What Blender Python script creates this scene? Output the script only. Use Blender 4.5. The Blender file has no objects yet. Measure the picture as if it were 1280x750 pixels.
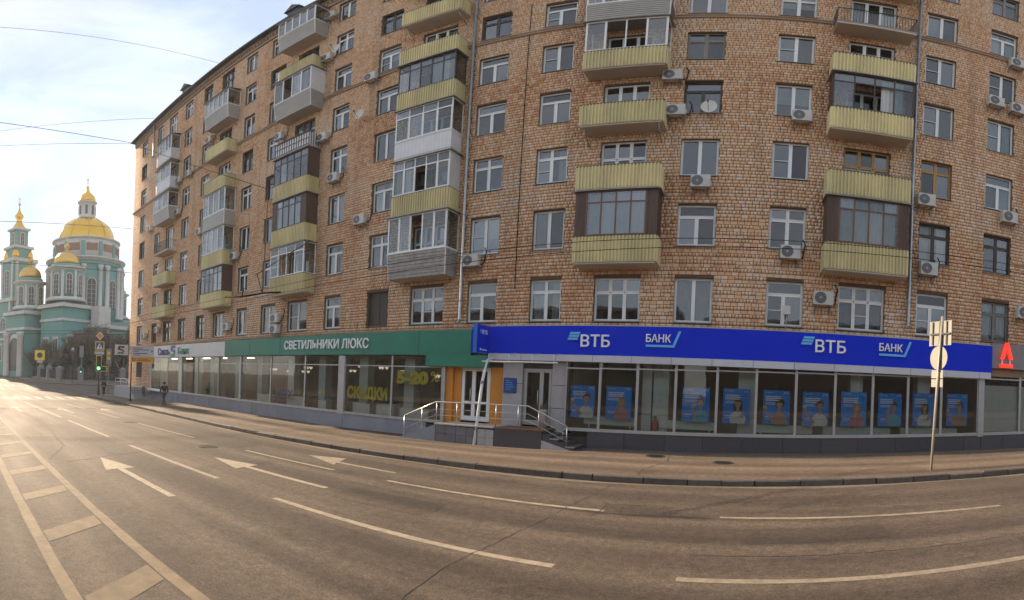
import bpy, bmesh, math, random
import numpy as np
from mathutils import Vector, Matrix
SC = bpy.context.scene
COL = SC.collection
R = random.Random(7)
rad = math.radians
# ------------------------------------------------------------------ camera (an equirectangular street panorama)
PHI, TILT, ROLL = rad(25.97), 0.0024, 0.0438
PXR, YC, ZC = 621.29, 480.25, 2.36
D = 18.46                                    # the facade stands at y = D, x runs along it
def _rot(p, r):
    cp, sp, cr, sr = math.cos(p), math.sin(p), math.cos(r), math.sin(r)
    return np.array([[cr, 0, sr], [0, 1, 0], [-sr, 0, cr]]) @ np.array([[1, 0, 0], [0, cp, -sp], [0, sp, cp]])
_c, _s = math.cos(PHI), math.sin(PHI)
_M = _rot(TILT, ROLL) @ np.array([[_c, _s, 0], [-_s, _c, 0], [0, 0, 1]])
cd = bpy.data.cameras.new("camera")
cam = bpy.data.objects.new("camera", cd); COL.objects.link(cam)
cam.matrix_world = Matrix([[_M[0][i], _M[2][i], -_M[1][i], (0, 0, ZC)[i]] for i in range(3)] + [[0, 0, 0, 1]])
cd.type = 'PANO'
cd.panorama_type = 'EQUIRECTANGULAR'
cd.longitude_min, cd.longitude_max = -640 / PXR, 640 / PXR
cd.latitude_min, cd.latitude_max = -(750 - YC) / PXR, YC / PXR
cd.clip_start, cd.clip_end = 0.1, 3000
SC.camera = cam
# ------------------------------------------------------------------ sky, sun, exposure
SUN_EL, SUN_BEHIND = rad(22.8), rad(0.6)     # the sun comes from the left, almost along the facade
sdir = Vector((-math.cos(SUN_EL) * math.cos(SUN_BEHIND), math.cos(SUN_EL) * math.sin(SUN_BEHIND), math.sin(SUN_EL)))
W = bpy.data.worlds.new("World"); SC.world = W; W.use_nodes = True
wn, wl = W.node_tree.nodes, W.node_tree.links
bg = wn['Background']; bg.inputs[1].default_value = 0.15
sky = wn.new('ShaderNodeTexSky'); sky.sky_type = 'NISHITA'; sky.sun_disc = False
sky.sun_elevation = SUN_EL; sky.sun_rotation = math.atan2(sdir.x, sdir.y)
sky.air_density = 1.0; sky.dust_density = .05; sky.ozone_density = 1.5; sky.altitude = 100
tc = wn.new('ShaderNodeTexCoord'); mp = wn.new('ShaderNodeMapping'); mp.inputs['Scale'].default_value = (1.0, 1.6, 4.0)
nz = wn.new('ShaderNodeTexNoise'); nz.inputs['Scale'].default_value = 1.6; nz.inputs['Detail'].default_value = 8; nz.inputs['Roughness'].default_value = 0.55
rp = wn.new('ShaderNodeValToRGB'); rp.color_ramp.elements[0].position = 0.25; rp.color_ramp.elements[0].color = (.72, .72, .72, 1)
rp.color_ramp.elements[1].position = 0.75; rp.color_ramp.elements[1].color = (.97, .97, .97, 1)
mx = wn.new('ShaderNodeMix'); mx.data_type = 'RGBA'; 
nz2 = wn.new('ShaderNodeTexNoise'); nz2.inputs['Scale'].default_value = 2.6; nz2.inputs['Detail'].default_value = 9; nz2.inputs['Roughness'].default_value = .6; nz2.inputs['Distortion'].default_value = .4
rp2 = wn.new('ShaderNodeValToRGB'); rp2.color_ramp.elements[0].position = .34; rp2.color_ramp.elements[0].color = (1.10, 1.24, 1.47, 1)
rp2.color_ramp.elements[1].position = .66; rp2.color_ramp.elements[1].color = (1.72, 1.74, 1.78, 1)
wl.new(nz2.outputs[0], rp2.inputs[0]); wl.new(rp2.outputs[0], mx.inputs[7])
wl.new(tc.outputs['Generated'], mp.inputs[0]); wl.new(mp.outputs[0], nz.inputs['Vector']); wl.new(mp.outputs[0], nz2.inputs['Vector']); wl.new(nz.outputs[0], rp.inputs[0])
wl.new(rp.outputs[0], mx.inputs[0]); wl.new(sky.outputs[0], mx.inputs[6]); wl.new(mx.outputs[2], bg.inputs[0])
ld = bpy.data.lights.new("sun", 'SUN'); ld.energy = 2.75; ld.angle = rad(0.55); ld.color = (1.0, 0.78, 0.54)
sun = bpy.data.objects.new("sun", ld); COL.objects.link(sun)
sun.rotation_euler = sdir.to_track_quat('Z', 'Y').to_euler()
SC.view_settings.view_transform = 'Standard'; SC.view_settings.look = 'None'
SC.view_settings.exposure = 1.86; SC.view_settings.gamma = 1.0
SC.cycles.max_bounces = 6; SC.cycles.transparent_max_bounces = 16; SC.cycles.use_denoising = True
SC.cycles.sample_clamp_indirect = 6; SC.cycles.caustics_reflective = False; SC.cycles.caustics_refractive = False

# ------------------------------------------------------------------ materials
def pm(name, col, rough=.6, metal=0.0, var=.15, scale=3.0, bump=0.0, bscale=60.0, spec=.5, dirt=0.0, dcol=(.06, .05, .04), stretch=(1, 1, 1)):
    m = bpy.data.materials.new(name); m.use_nodes = True
    n, l = m.node_tree.nodes, m.node_tree.links
    b = n['Principled BSDF']; b.inputs['Roughness'].default_value = rough; b.inputs['Metallic'].default_value = metal
    b.inputs['Specular IOR Level'].default_value = spec
    g = n.new('ShaderNodeNewGeometry'); mpn = n.new('ShaderNodeMapping'); mpn.inputs['Scale'].default_value = stretch
    l.new(g.outputs['Position'], mpn.inputs[0])
    t = n.new('ShaderNodeTexNoise'); t.inputs['Scale'].default_value = scale; t.inputs['Detail'].default_value = 6; t.inputs['Roughness'].default_value = .62
    l.new(mpn.outputs[0], t.inputs['Vector'])
    oi = n.new('ShaderNodeObjectInfo')
    ad = n.new('ShaderNodeMath'); ad.operation = 'MULTIPLY_ADD'; ad.inputs[1].default_value = .3; l.new(oi.outputs['Random'], ad.inputs[0])
    l.new(t.outputs[0], ad.inputs[2])
    r = n.new('ShaderNodeValToRGB'); e = r.color_ramp.elements
    e[0].position = .35; e[1].position = .95
    e[0].color = (*[c * (1 - var) for c in col], 1); e[1].color = (*[min(1, c * (1 + var)) for c in col], 1)
    l.new(ad.outputs[0], r.inputs[0]); out = r.outputs[0]
    if dirt:
        t2 = n.new('ShaderNodeTexNoise'); t2.inputs['Scale'].default_value = scale * .35 + .3; t2.inputs['Detail'].default_value = 9; t2.inputs['Roughness'].default_value = .7
        l.new(mpn.outputs[0], t2.inputs['Vector'])
        r2 = n.new('ShaderNodeValToRGB'); r2.color_ramp.elements[0].position = .45; r2.color_ramp.elements[1].position = .75
        r2.color_ramp.elements[0].color = (0, 0, 0, 1); r2.color_ramp.elements[1].color = (dirt, dirt, dirt, 1)
        l.new(t2.outputs[0], r2.inputs[0])
        k = n.new('ShaderNodeMix'); k.data_type = 'RGBA'; k.inputs[7].default_value = (*dcol, 1)
        l.new(r2.outputs[0], k.inputs[0]); l.new(out, k.inputs[6]); out = k.outputs[2]
    l.new(out, b.inputs['Base Color'])
    if bump:
        t3 = n.new('ShaderNodeTexNoise'); t3.inputs['Scale'].default_value = bscale; t3.inputs['Detail'].default_value = 4
        l.new(g.outputs['Position'], t3.inputs['Vector'])
        bp = n.new('ShaderNodeBump'); bp.inputs['Strength'].default_value = bump; bp.inputs['Distance'].default_value = .01
        l.new(t3.outputs[0], bp.inputs['Height']); l.new(bp.outputs[0], b.inputs['Normal'])
    return m
def glass(name, tint, base, ior=1.5, wav=.0):
    m = bpy.data.materials.new(name); m.use_nodes = True
    n, l = m.node_tree.nodes, m.node_tree.links
    n.remove(n['Principled BSDF']); o = n['Material Output']
    tr = n.new('ShaderNodeBsdfTransparent'); tr.inputs[0].default_value = (*tint, 1)
    gl = n.new('ShaderNodeBsdfGlossy'); gl.inputs['Roughness'].default_value = .015
    fr = n.new('ShaderNodeFresnel'); fr.inputs[0].default_value = ior
    ma = n.new('ShaderNodeMath'); ma.operation = 'ADD'; ma.use_clamp = True; ma.inputs[1].default_value = base
    ob = n.new('ShaderNodeObjectInfo'); mr = n.new('ShaderNodeMapRange'); mr.inputs[3].default_value = base * .35; mr.inputs[4].default_value = base * 1.35
    l.new(ob.outputs['Random'], mr.inputs[0]); l.new(mr.outputs[0], ma.inputs[1])
    mi = n.new('ShaderNodeMixShader')
    if wav:
        g = n.new('ShaderNodeNewGeometry'); t = n.new('ShaderNodeTexNoise'); t.inputs['Scale'].default_value = 1.1
        oi = n.new('ShaderNodeObjectInfo'); va = n.new('ShaderNodeVectorMath'); va.operation = 'ADD'
        cx = n.new('ShaderNodeCombineXYZ'); mu = n.new('ShaderNodeMath'); mu.operation = 'MULTIPLY'; mu.inputs[1].default_value = 90
        l.new(oi.outputs['Random'], mu.inputs[0]); l.new(mu.outputs[0], cx.inputs[0]); l.new(g.outputs['Position'], va.inputs[0]); l.new(cx.outputs[0], va.inputs[1])
        l.new(va.outputs[0], t.inputs['Vector'])
        b = n.new('ShaderNodeBump'); b.inputs['Strength'].default_value = wav; b.inputs['Distance'].default_value = .04
        l.new(t.outputs[0], b.inputs['Height']); l.new(b.outputs[0], gl.inputs['Normal'])
    l.new(fr.outputs[0], ma.inputs[0]); l.new(ma.outputs[0], mi.inputs[0]); l.new(tr.outputs[0], mi.inputs[1]); l.new(gl.outputs[0], mi.inputs[2])
    l.new(mi.outputs[0], o.inputs[0])
    return m
def emit(name, col, s):
    m = bpy.data.materials.new(name); m.use_nodes = True
    b = m.node_tree.nodes['Principled BSDF']; b.inputs['Base Color'].default_value = (*col, 1)
    b.inputs['Emission Color'].default_value = (*col, 1); b.inputs['Emission Strength'].default_value = s
    return m
def brick_mat():
    m = bpy.data.materials.new('ceramic_brick'); m.use_nodes = True
    n, l = m.node_tree.nodes, m.node_tree.links; b = n['Principled BSDF']
    b.inputs['Roughness'].default_value = .75; b.inputs['Specular IOR Level'].default_value = .3
    g = n.new('ShaderNodeNewGeometry'); oi = n.new('ShaderNodeObjectInfo')
    a = n.new('ShaderNodeMath'); a.operation = 'ADD'; l.new(g.outputs['Random Per Island'], a.inputs[0]); l.new(oi.outputs['Random'], a.inputs[1])
    f = n.new('ShaderNodeMath'); f.operation = 'FRACT'; l.new(a.outputs[0], f.inputs[0])
    t = n.new('ShaderNodeTexNoise'); t.inputs['Scale'].default_value = .22; t.inputs['Detail'].default_value = 4; l.new(g.outputs['Position'], t.inputs['Vector'])
    s = n.new('ShaderNodeMath'); s.operation = 'MULTIPLY_ADD'; s.inputs[1].default_value = .58; l.new(f.outputs[0], s.inputs[0])
    q = n.new('ShaderNodeMath'); q.operation = 'MULTIPLY_ADD'; q.inputs[1].default_value = 1.15; q.inputs[2].default_value = -.34; l.new(t.outputs[0], q.inputs[0]); l.new(q.outputs[0], s.inputs[2])
    r = n.new('ShaderNodeValToRGB'); cr = r.color_ramp
    pal = [(0, (.38, .155, .08)), (.16, (.54, .265, .135)), (.38, (.63, .375, .21)), (.6, (.67, .43, .26)), (.8, (.68, .485, .34)), (1, (.68, .53, .44))]
    cr.elements[0].position, cr.elements[0].color = pal[0][0], (*pal[0][1], 1)
    cr.elements[1].position, cr.elements[1].color = 1, (*pal[-1][1], 1)
    for p, c in pal[1:-1]:
        e = cr.elements.new(p); e.color = (*c, 1)
    l.new(s.outputs[0], r.inputs[0])
    t2 = n.new('ShaderNodeTexNoise'); t2.inputs['Scale'].default_value = 22; t2.inputs['Detail'].default_value = 5; l.new(g.outputs['Position'], t2.inputs['Vector'])
    h = n.new('ShaderNodeHueSaturation'); mr = n.new('ShaderNodeMapRange'); mr.inputs[3].default_value = .72; mr.inputs[4].default_value = 1.25
    l.new(t2.outputs[0], mr.inputs[0]); l.new(mr.outputs[0], h.inputs['Value']); l.new(r.outputs[0], h.inputs['Color'])
    # rain streaks: long vertical stains
    mpn = n.new('ShaderNodeMapping'); mpn.inputs['Scale'].default_value = (2.0, 1, .14); l.new(g.outputs['Position'], mpn.inputs[0])
    t4 = n.new('ShaderNodeTexNoise'); t4.inputs['Scale'].default_value = 1.0; t4.inputs['Detail'].default_value = 7; l.new(mpn.outputs[0], t4.inputs['Vector'])
    r4 = n.new('ShaderNodeValToRGB'); r4.color_ramp.elements[0].position = .5; r4.color_ramp.elements[1].position = .8
    r4.color_ramp.elements[0].color = (0, 0, 0, 1); r4.color_ramp.elements[1].color = (.45, .45, .45, 1); l.new(t4.outputs[0], r4.inputs[0])
    k = n.new('ShaderNodeMix'); k.data_type = 'RGBA'; k.inputs[7].default_value = (.16, .10, .065, 1); l.new(r4.outputs[0], k.inputs[0]); l.new(h.outputs[0], k.inputs[6])
    l.new(k.outputs[2], b.inputs['Base Color'])
    bp = n.new('ShaderNodeBump'); bp.inputs['Strength'].default_value = .4; bp.inputs['Distance'].default_value = .008; l.new(t2.outputs[0], bp.inputs['Height']); l.new(bp.outputs[0], b.inputs['Normal'])
    return m
def asphalt_mat(name, c0, c1, worn=.0, rough=.62):
    m = bpy.data.materials.new(name); m.use_nodes = True
    n, l = m.node_tree.nodes, m.node_tree.links; b = n['Principled BSDF']
    b.inputs['Roughness'].default_value = rough; b.inputs['Specular IOR Level'].default_value = .28
    g = n.new('ShaderNodeNewGeometry')
    def noise(sc, det, st=None, ro=.6):
        t = n.new('ShaderNodeTexNoise'); t.inputs['Scale'].default_value = sc; t.inputs['Detail'].default_value = det; t.inputs['Roughness'].default_value = ro
        if st:
            mpn = n.new('ShaderNodeMapping'); mpn.inputs['Scale'].default_value = st; l.new(g.outputs['Position'], mpn.inputs[0]); l.new(mpn.outputs[0], t.inputs['Vector'])
        else: l.new(g.outputs['Position'], t.inputs['Vector'])
        return t.outputs[0]
    def ramp(x, a, ca, z, cz):
        r = n.new('ShaderNodeValToRGB'); e = r.color_ramp.elements; e[0].position, e[0].color, e[1].position, e[1].color = a, (*ca, 1), z, (*cz, 1)
        l.new(x, r.inputs[0]); return r.outputs[0]
    def mul(a, c):
        k = n.new('ShaderNodeMix'); k.data_type = 'RGBA'; k.blend_type = 'MULTIPLY'; k.inputs[0].default_value = 1
        l.new(a, k.inputs[6]); l.new(c, k.inputs[7]); return k.outputs[2]
    big = ramp(noise(.35, 5), .3, c0, .7, c1)
    tracks = ramp(noise(1.0, 5, (.03, 1.1, 1)), .35, (.72, .72, .73), .65, (1.2, 1.18, 1.16))
    grain = ramp(noise(38, 4, ro=.85), .32, (.38, .38, .38), .72, (1.75, 1.7, 1.65))
    speck = ramp(noise(7, 7, ro=.8), .35, (.66, .66, .67), .7, (1.3, 1.3, 1.28))
    stain = ramp(noise(.75, 7, ro=.68), .56, (1, 1, 1), .74, (.62, .62, .63)); lane = ramp(noise(.45, 3, (.012, 2.4, 1)), .4, (.86, .86, .87), .6, (1.1, 1.1, 1.1))
    l.new(mul(mul(mul(mul(mul(big, tracks), grain), speck), stain), lane), b.inputs['Base Color'])
    rr = n.new('ShaderNodeMapRange'); rr.inputs[3].default_value = rough - .12; rr.inputs[4].default_value = rough + .12
    l.new(noise(.8, 4, (.1, 1, 1)), rr.inputs[0]); l.new(rr.outputs[0], b.inputs['Roughness'])
    bp = n.new('ShaderNodeBump'); bp.inputs['Strength'].default_value = .55; bp.inputs['Distance'].default_value = .012
    l.new(noise(70, 3, ro=.8), bp.inputs['Height']); l.new(bp.outputs[0], b.inputs['Normal'])
    return m
M = dict(
    brick=brick_mat(), mortar=pm('mortar', (.10, .068, .044), .9, var=.3, scale=6),
    reveal=pm('window_reveal', (.17, .125, .09), .9, var=.25, scale=3), plain=pm('rendered_wall', (.30, .20, .13), .85, var=.2, scale=.8, dirt=.4),  # reveal colour is darkened to paint in the shade of the window recesses
    white=pm('white_frame', (.74, .74, .72), .4, var=.08, scale=2, dirt=.25, dcol=(.4, .38, .34)),
    dwood=pm('dark_frame', (.045, .03, .022), .5, var=.3, scale=12), bwood=pm('brown_frame', (.14, .065, .03), .55, var=.3, scale=10, stretch=(1, 1, .2)),
    ywood=pm('ochre_frame', (.40, .22, .06), .5, var=.25, scale=10), gwood=pm('weathered_frame', (.22, .20, .17), .7, var=.35, scale=9),
    glass=glass('window_glass', (.62, .72, .76), .13, 1.5, .10), shop=glass('shop_glass', (.88, .93, .90), .075, 1.45, .05),
    net=pm('insect_net', (.09, .09, .09), .8, var=.1), curtain=pm('curtain_cloth', (.52, .52, .50), .9, var=.15, scale=1.5), drape=pm('drape_cloth', (.13, .14, .18), .9, var=.3, scale=2),
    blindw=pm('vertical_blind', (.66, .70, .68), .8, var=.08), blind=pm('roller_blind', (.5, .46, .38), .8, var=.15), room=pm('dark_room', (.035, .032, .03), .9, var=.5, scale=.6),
    yellow=pm('pale_yellow_sheet', (.60, .51, .25), .5, var=.27, scale=1.2, dirt=.6, dcol=(.30, .26, .12), stretch=(1, 1, .25)),
    siding=pm('grey_siding', (.38, .36, .33), .5, var=.1, scale=1.5, dirt=.2), wsiding=pm('white_siding', (.60, .60, .60), .5, var=.1, scale=1.5, dirt=.2),
    slat=pm('weathered_slats', (.36, .34, .31), .8, var=.3, scale=5, dirt=.4), slab=pm('painted_slab', (.50, .44, .37), .8, var=.18, scale=2, dirt=.35, dcol=(.2, .17, .14)),
    panel=pm('brown_panel', (.075, .040, .026), .6, var=.35, scale=7, stretch=(1, 1, .15)), tin=pm('tin_flashing', (.26, .26, .26), .45, .6, var=.2, scale=3),
    black=pm('black_metal', (.03, .03, .032), .5, var=.2), galv=pm('galvanised_pipe', (.31, .325, .34), .38, .75, var=.2, scale=4, dirt=.3, dcol=(.2, .19, .18)),
    steel=pm('brushed_steel', (.55, .55, .54), .3, .9, var=.1), alu=pm('aluminium_profile', (.42, .42, .41), .4, .5, var=.1),
    ac=pm('ac_casing', (.52, .50, .46), .5, var=.1, scale=4, dirt=.35, dcol=(.38, .34, .28)), fan=pm('ac_fan', (.035, .035, .038), .6),
    asphalt=asphalt_mat('asphalt', (.092, .071, .054), (.130, .103, .079), rough=.82), walk=asphalt_mat('pavement_asphalt', (.150, .114, .083), (.21, .162, .12), rough=.75),
    patch=asphalt_mat('patch_asphalt', (.078, .061, .047), (.112, .09, .07), rough=.7),
    mark=pm('road_paint', (.31, .25, .175), .8, var=.3, scale=13, dirt=.85, dcol=(.12, .10, .08), bump=.4, bscale=70), oldmark=pm('worn_road_paint', (.20, .148, .088), .85, var=.3, scale=5, dirt=.8, dcol=(.11, .085, .06), bump=.4, bscale=70), dust=pm('gutter_dust', (.19, .15, .105), .95, var=.3, scale=6), crack=pm('crack', (.055, .044, .035), .9),
    kerb=pm('kerb_granite', (.10, .082, .067), .8, var=.3, scale=8, bump=.5, bscale=50, dirt=.4), joint=pm('joint_dirt', (.05, .04, .032), .95),
    soil=pm('bare_ground', (.12, .095, .06), .95, var=.3, scale=.5), iron=pm('cast_iron', (.05, .045, .04), .6, .4, var=.3, scale=20, bump=.6, bscale=40),
    blue=pm('blue_fascia', (.002, .026, .56), .55, var=.05, scale=1, spec=.15), blade=pm('blue_lightbox', (.02, .14, .48), .35, var=.05),
    lblue=pm('light_blue_mark', (.12, .45, .80), .4, var=.05), letter=pm('white_letter', (.80, .80, .80), .4, var=.04),
    green=pm('green_fascia', (.014, .18, .112), .45, var=.18, scale=1.2, dirt=.25, dcol=(.03, .13, .10)), wsign=pm('white_fascia', (.62, .60, .57), .5, var=.06, dirt=.2, dcol=(.4, .4, .4)),
    strip=pm('grey_fascia_strip', (.50, .50, .53), .5, var=.1, scale=2), gsign=pm('grey_fascia', (.20, .19, .19), .5, var=.1), red=emit('red_lit_letter', (.85, .03, .015), .45),
    purple=pm('navy_letter', (.03, .03, .20), .4), grn=pm('green_letter', (.02, .24, .13), .4), orange=pm('orange_panel', (.52, .20, .022), .6, var=.16, scale=1.2),
    granite=pm('dark_granite', (.060, .057, .066), .45, var=.25, scale=14, dirt=.3, dcol=(.11, .10, .10)), plinth=pm('painted_plinth', (.25, .255, .285), .75, var=.2, scale=2, dirt=.75, dcol=(.13, .12, .12)),
    tile=pm('grey_tile', (.34, .33, .33), .5, var=.15, scale=3), dtile=pm('dark_tile', (.13, .13, .145), .45, var=.2, scale=3), dglass=pm('interior_dark', (.05, .045, .04), .8, var=.3),
    iwall=pm('interior_wall', (.26, .25, .22), .85, var=.2, scale=.5), ifloor=pm('interior_floor', (.22, .20, .17), .5, var=.15), icol=pm('interior_column', (.55, .62, .60), .7, var=.08), bench=pm('pale_green_panel', (.58, .72, .66), .6, var=.08),
    yel=pm('yellow_letter', (.80, .66, .03), .5, var=.05), bluel=pm('blue_letter', (.03, .08, .38), .5), poster=pm('poster_blue', (.012, .26, .95), .6, var=.25, scale=1.5, spec=.15),
    skin=pm('skin', (.45, .26, .18), .6, var=.08), hair=pm('dark_hair', (.03, .02, .016), .7), fair=pm('fair_hair', (.30, .20, .12), .7), shirt=pm('white_shirt', (.62, .66, .70), .7, var=.08), tshirt=pm('turquoise_shirt', (.08, .42, .60), .7, var=.08),
    rose=pm('rose_shirt', (.42, .20, .22), .7), fawn=pm('fawn_shirt', (.36, .24, .16), .7), jacket=pm('black_jacket', (.022, .022, .026), .75, var=.2), jeans=pm('dark_jeans', (.035, .055, .11), .8, var=.2), dark=pm('dark_cloth', (.03, .032, .04), .8),
    signback=pm('sign_back', (.27, .268, .25), .55, .2, var=.12, scale=3, dirt=.3, dcol=(.25, .22, .17)), pole=pm('painted_pole', (.34, .31, .25), .5, .2, var=.15, scale=5), dpole=pm('dark_pole', (.055, .055, .05), .6),
    dirsign=pm('pale_sign', (.46, .46, .47), .5, var=.06), osign=pm('amber_sign', (.72, .30, .02), .5, var=.06), ysign=pm('yellow_sign', (.80, .58, .04), .45), bsign=pm('blue_sign', (.012, .05, .20), .45),
    lamp=emit('green_signal', (.10, 1.0, .50), 1.2), tube=emit('shop_tube', (1.0, .88, .68), 4.0), bulb=emit('shop_bulb', (1.0, .85, .62), .15), spot=emit('shop_spot', (1.0, .95, .85), 9.0),
    teal=pm('church_teal', (.14, .31, .275), .8, var=.1, scale=.6, dirt=.15, dcol=(.16, .28, .25)), cream=pm('church_white', (.56, .53, .49), .8, var=.12, scale=.8, dirt=.2, dcol=(.3, .27, .24)),
    gold=pm('gilded_dome', (.74, .43, .05), .24, .95, var=.14, scale=.5), ogold=pm('pale_gilt_dome', (.62, .38, .10), .38, .8, var=.15, scale=.7), dwin=pm('church_window', (.05, .045, .045), .35), rust=pm('church_panel', (.26, .13, .09), .8), roofm=pm('church_roof', (.07, .17, .15), .6, var=.2),
    bark=pm('bark', (.060, .046, .034), .9, var=.3, scale=6), twig=pm('twigs', (.17, .135, .105), .9, var=.3, scale=2), fir=pm('fir_needles', (.022, .038, .024), .8, var=.5, scale=2), iron2=pm('fence_iron', (.025, .025, .027), .6), stone=pm('pillar_stone', (.25, .23, .21), .85, var=.2),
    wire=pm('black_cable', (.02, .02, .02), 1.0, spec=.05), roof=pm('roof_sheet', (.055, .05, .06), .5, .4, var=.2), opp=pm('opposite_wall', (.34, .27, .19), .85, var=.2, scale=.5), cab=pm('white_cabinet', (.82, .83, .81), .6), shade=pm('lamp_shade', (.78, .66, .42), .8), pic=pm('picture', (.20, .09, .05), .7), extin=pm('extinguisher', (.36, .03, .02), .4),
    screed=pm('step_stone', (.42, .38, .33), .8, var=.15, scale=4))

# ------------------------------------------------------------------ mesh helpers
WELD = {'ground', 'road', 'pavement', 'kerb', 'lane_marking', 'edge_marking', 'crossing_marking', 'asphalt_crack', 'parapet_sheet'}
class MB:
    def __init__(s): s.v, s.f, s.m, s.sm, s.p = [], [], [], [], []
    def add(s, vs, fs, mi=0, smooth=False):
        o = len(s.v); s.v += [tuple(v) for v in vs]; s.p.append((o, len(s.f)))
        for f in fs: s.f.append(tuple(i + o for i in f)); s.m.append(mi); s.sm.append(smooth)
        return s
    def box(s, x0, x1, y0, y1, z0, z1, mi=0):
        return s.add([(x0, y0, z0), (x1, y0, z0), (x1, y1, z0), (x0, y1, z0), (x0, y0, z1), (x1, y0, z1), (x1, y1, z1), (x0, y1, z1)],
                     [(0, 3, 2, 1), (4, 5, 6, 7), (0, 1, 5, 4), (1, 2, 6, 5), (2, 3, 7, 6), (3, 0, 4, 7)], mi)
    def hexa(s, p, mi=0):     # eight corners, bottom four then top four
        return s.add(p, [(0, 3, 2, 1), (4, 5, 6, 7), (0, 1, 5, 4), (1, 2, 6, 5), (2, 3, 7, 6), (3, 0, 4, 7)], mi)
    def quad(s, a, b, c, d, mi=0): return s.add([a, b, c, d], [(0, 1, 2, 3)], mi)
    def prism_y(s, poly, y0, y1, mi=0):   # poly of (x, z), extruded in y
        n = len(poly)
        return s.add([(x, y0, z) for x, z in poly] + [(x, y1, z) for x, z in poly],
                     [tuple(range(n)), tuple(range(2 * n - 1, n - 1, -1))] + [(i, i + n, (i + 1) % n + n, (i + 1) % n) for i in range(n)], mi)
    def prism_z(s, poly, z0, z1, mi=0):
        n = len(poly)
        return s.add([(x, y, z0) for x, y in poly] + [(x, y, z1) for x, y in poly],
                     [tuple(range(n - 1, -1, -1)), tuple(range(n, 2 * n))] + [(i, (i + 1) % n, (i + 1) % n + n, i + n) for i in range(n)], mi)
    def lathe(s, prof, c=(0, 0), n=24, mi=0, a0=0, smooth=True, caps=True):
        vs = [(c[0] + r * math.cos(a0 + 2 * math.pi * i / n), c[1] + r * math.sin(a0 + 2 * math.pi * i / n), z) for r, z in prof for i in range(n)]
        fs = [(k * n + i, k * n + (i + 1) % n, (k + 1) * n + (i + 1) % n, (k + 1) * n + i) for k in range(len(prof) - 1) for i in range(n)]
        s.add(vs, fs, mi, smooth)
        if caps:
            o = len(s.v) - len(vs)
            s.f += [tuple(o + i for i in range(n - 1, -1, -1)), tuple(o + (len(prof) - 1) * n + i for i in range(n))]; s.m += [mi, mi]; s.sm += [False, False]
        return s
    def tube(s, pts, r, n=6, mi=0, r1=None, caps=True):
        pts = [Vector(p) for p in pts]; k = len(pts); vs = []
        for i, p in enumerate(pts):
            t = (pts[min(i + 1, k - 1)] - pts[max(i - 1, 0)]).normalized()
            u = t.cross(Vector((0, 0, 1)) if abs(t.z) < .9 else Vector((1, 0, 0))).normalized(); w = t.cross(u)
            rr = r if r1 is None else r + (r1 - r) * i / max(1, k - 1)
            vs += [p + (u * math.cos(2 * math.pi * j / n) + w * math.sin(2 * math.pi * j / n)) * rr for j in range(n)]
        fs = [(i * n + j, i * n + (j + 1) % n, (i + 1) * n + (j + 1) % n, (i + 1) * n + j) for i in range(k - 1) for j in range(n)]
        s.add(vs, fs, mi, n > 4)
        if caps:
            o = len(s.v) - len(vs); s.f += [tuple(o + j for j in range(n - 1, -1, -1)), tuple(o + (k - 1) * n + j for j in range(n))]; s.m += [mi, mi]; s.sm += [False, False]
        return s
    def disc_y(s, x, z, y, r, n=20, mi=0, r2=0):   # faces -y
        if r2:
            vs = [(x + q * math.cos(2 * math.pi * i / n), y, z + q * math.sin(2 * math.pi * i / n)) for q in (r, r2) for i in range(n)]
            return s.add(vs, [(i, (i + 1) % n, (i + 1) % n + n, i + n) for i in range(n)], mi)
        return s.add([(x + r * math.cos(2 * math.pi * i / n), y, z + r * math.sin(2 * math.pi * i / n)) for i in range(n)], [tuple(range(n))], mi)
    def mesh(s, name, mats):
        me = bpy.data.meshes.new(name); me.from_pydata(s.v, [], s.f)
        for m in (mats if isinstance(mats, (list, tuple)) else [mats]): me.materials.append(M[m] if isinstance(m, str) else m)
        me.polygons.foreach_set('material_index', s.m); me.polygons.foreach_set('use_smooth', s.sm); me.update()
        if name in WELD:
            q = bmesh.new(); q.from_mesh(me); bmesh.ops.remove_doubles(q, verts=q.verts, dist=2e-4); q.to_mesh(me); q.free()
        return me
    def build_each(s, name, mats, parent=None, loc=(0, 0, 0), rz=0):   # every piece an object of its own
        out = []
        for i, (v0, f0) in enumerate(s.p):
            v1, f1 = s.p[i + 1] if i + 1 < len(s.p) else (len(s.v), len(s.f))
            b = MB(); b.v = s.v[v0:v1]; b.f = [tuple(k - v0 for k in f) for f in s.f[f0:f1]]; b.m, b.sm = s.m[f0:f1], s.sm[f0:f1]
            out.append(b.build(name, mats, parent, loc, rz))
        return out
    def build(s, name, mats, parent=None, loc=(0, 0, 0), rz=0): return link(name, s.mesh(name, mats), parent, loc, rz)
def link(name, data, parent=None, loc=(0, 0, 0), rz=0):
    o = bpy.data.objects.new(name, data); COL.objects.link(o); o.location = loc; o.rotation_euler = (0, 0, rz)
    if parent: o.parent = parent
    return o
def tag(o, label=None, cat=None, group=None, kind=None):
    if label: o['label'] = label
    if cat: o['category'] = cat
    if group: o['group'] = group
    if kind: o['kind'] = kind
    return o
def thing(name, label, cat, loc=(0, 0, 0), group=None, rz=0): return tag(link(name, None, None, loc, rz), label, cat, group)
def copy_tree(o, parent=None):
    c = o.copy(); COL.objects.link(c)
    if parent: c.parent = parent
    for ch in list(o.children): copy_tree(ch, c)
    return c
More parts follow.
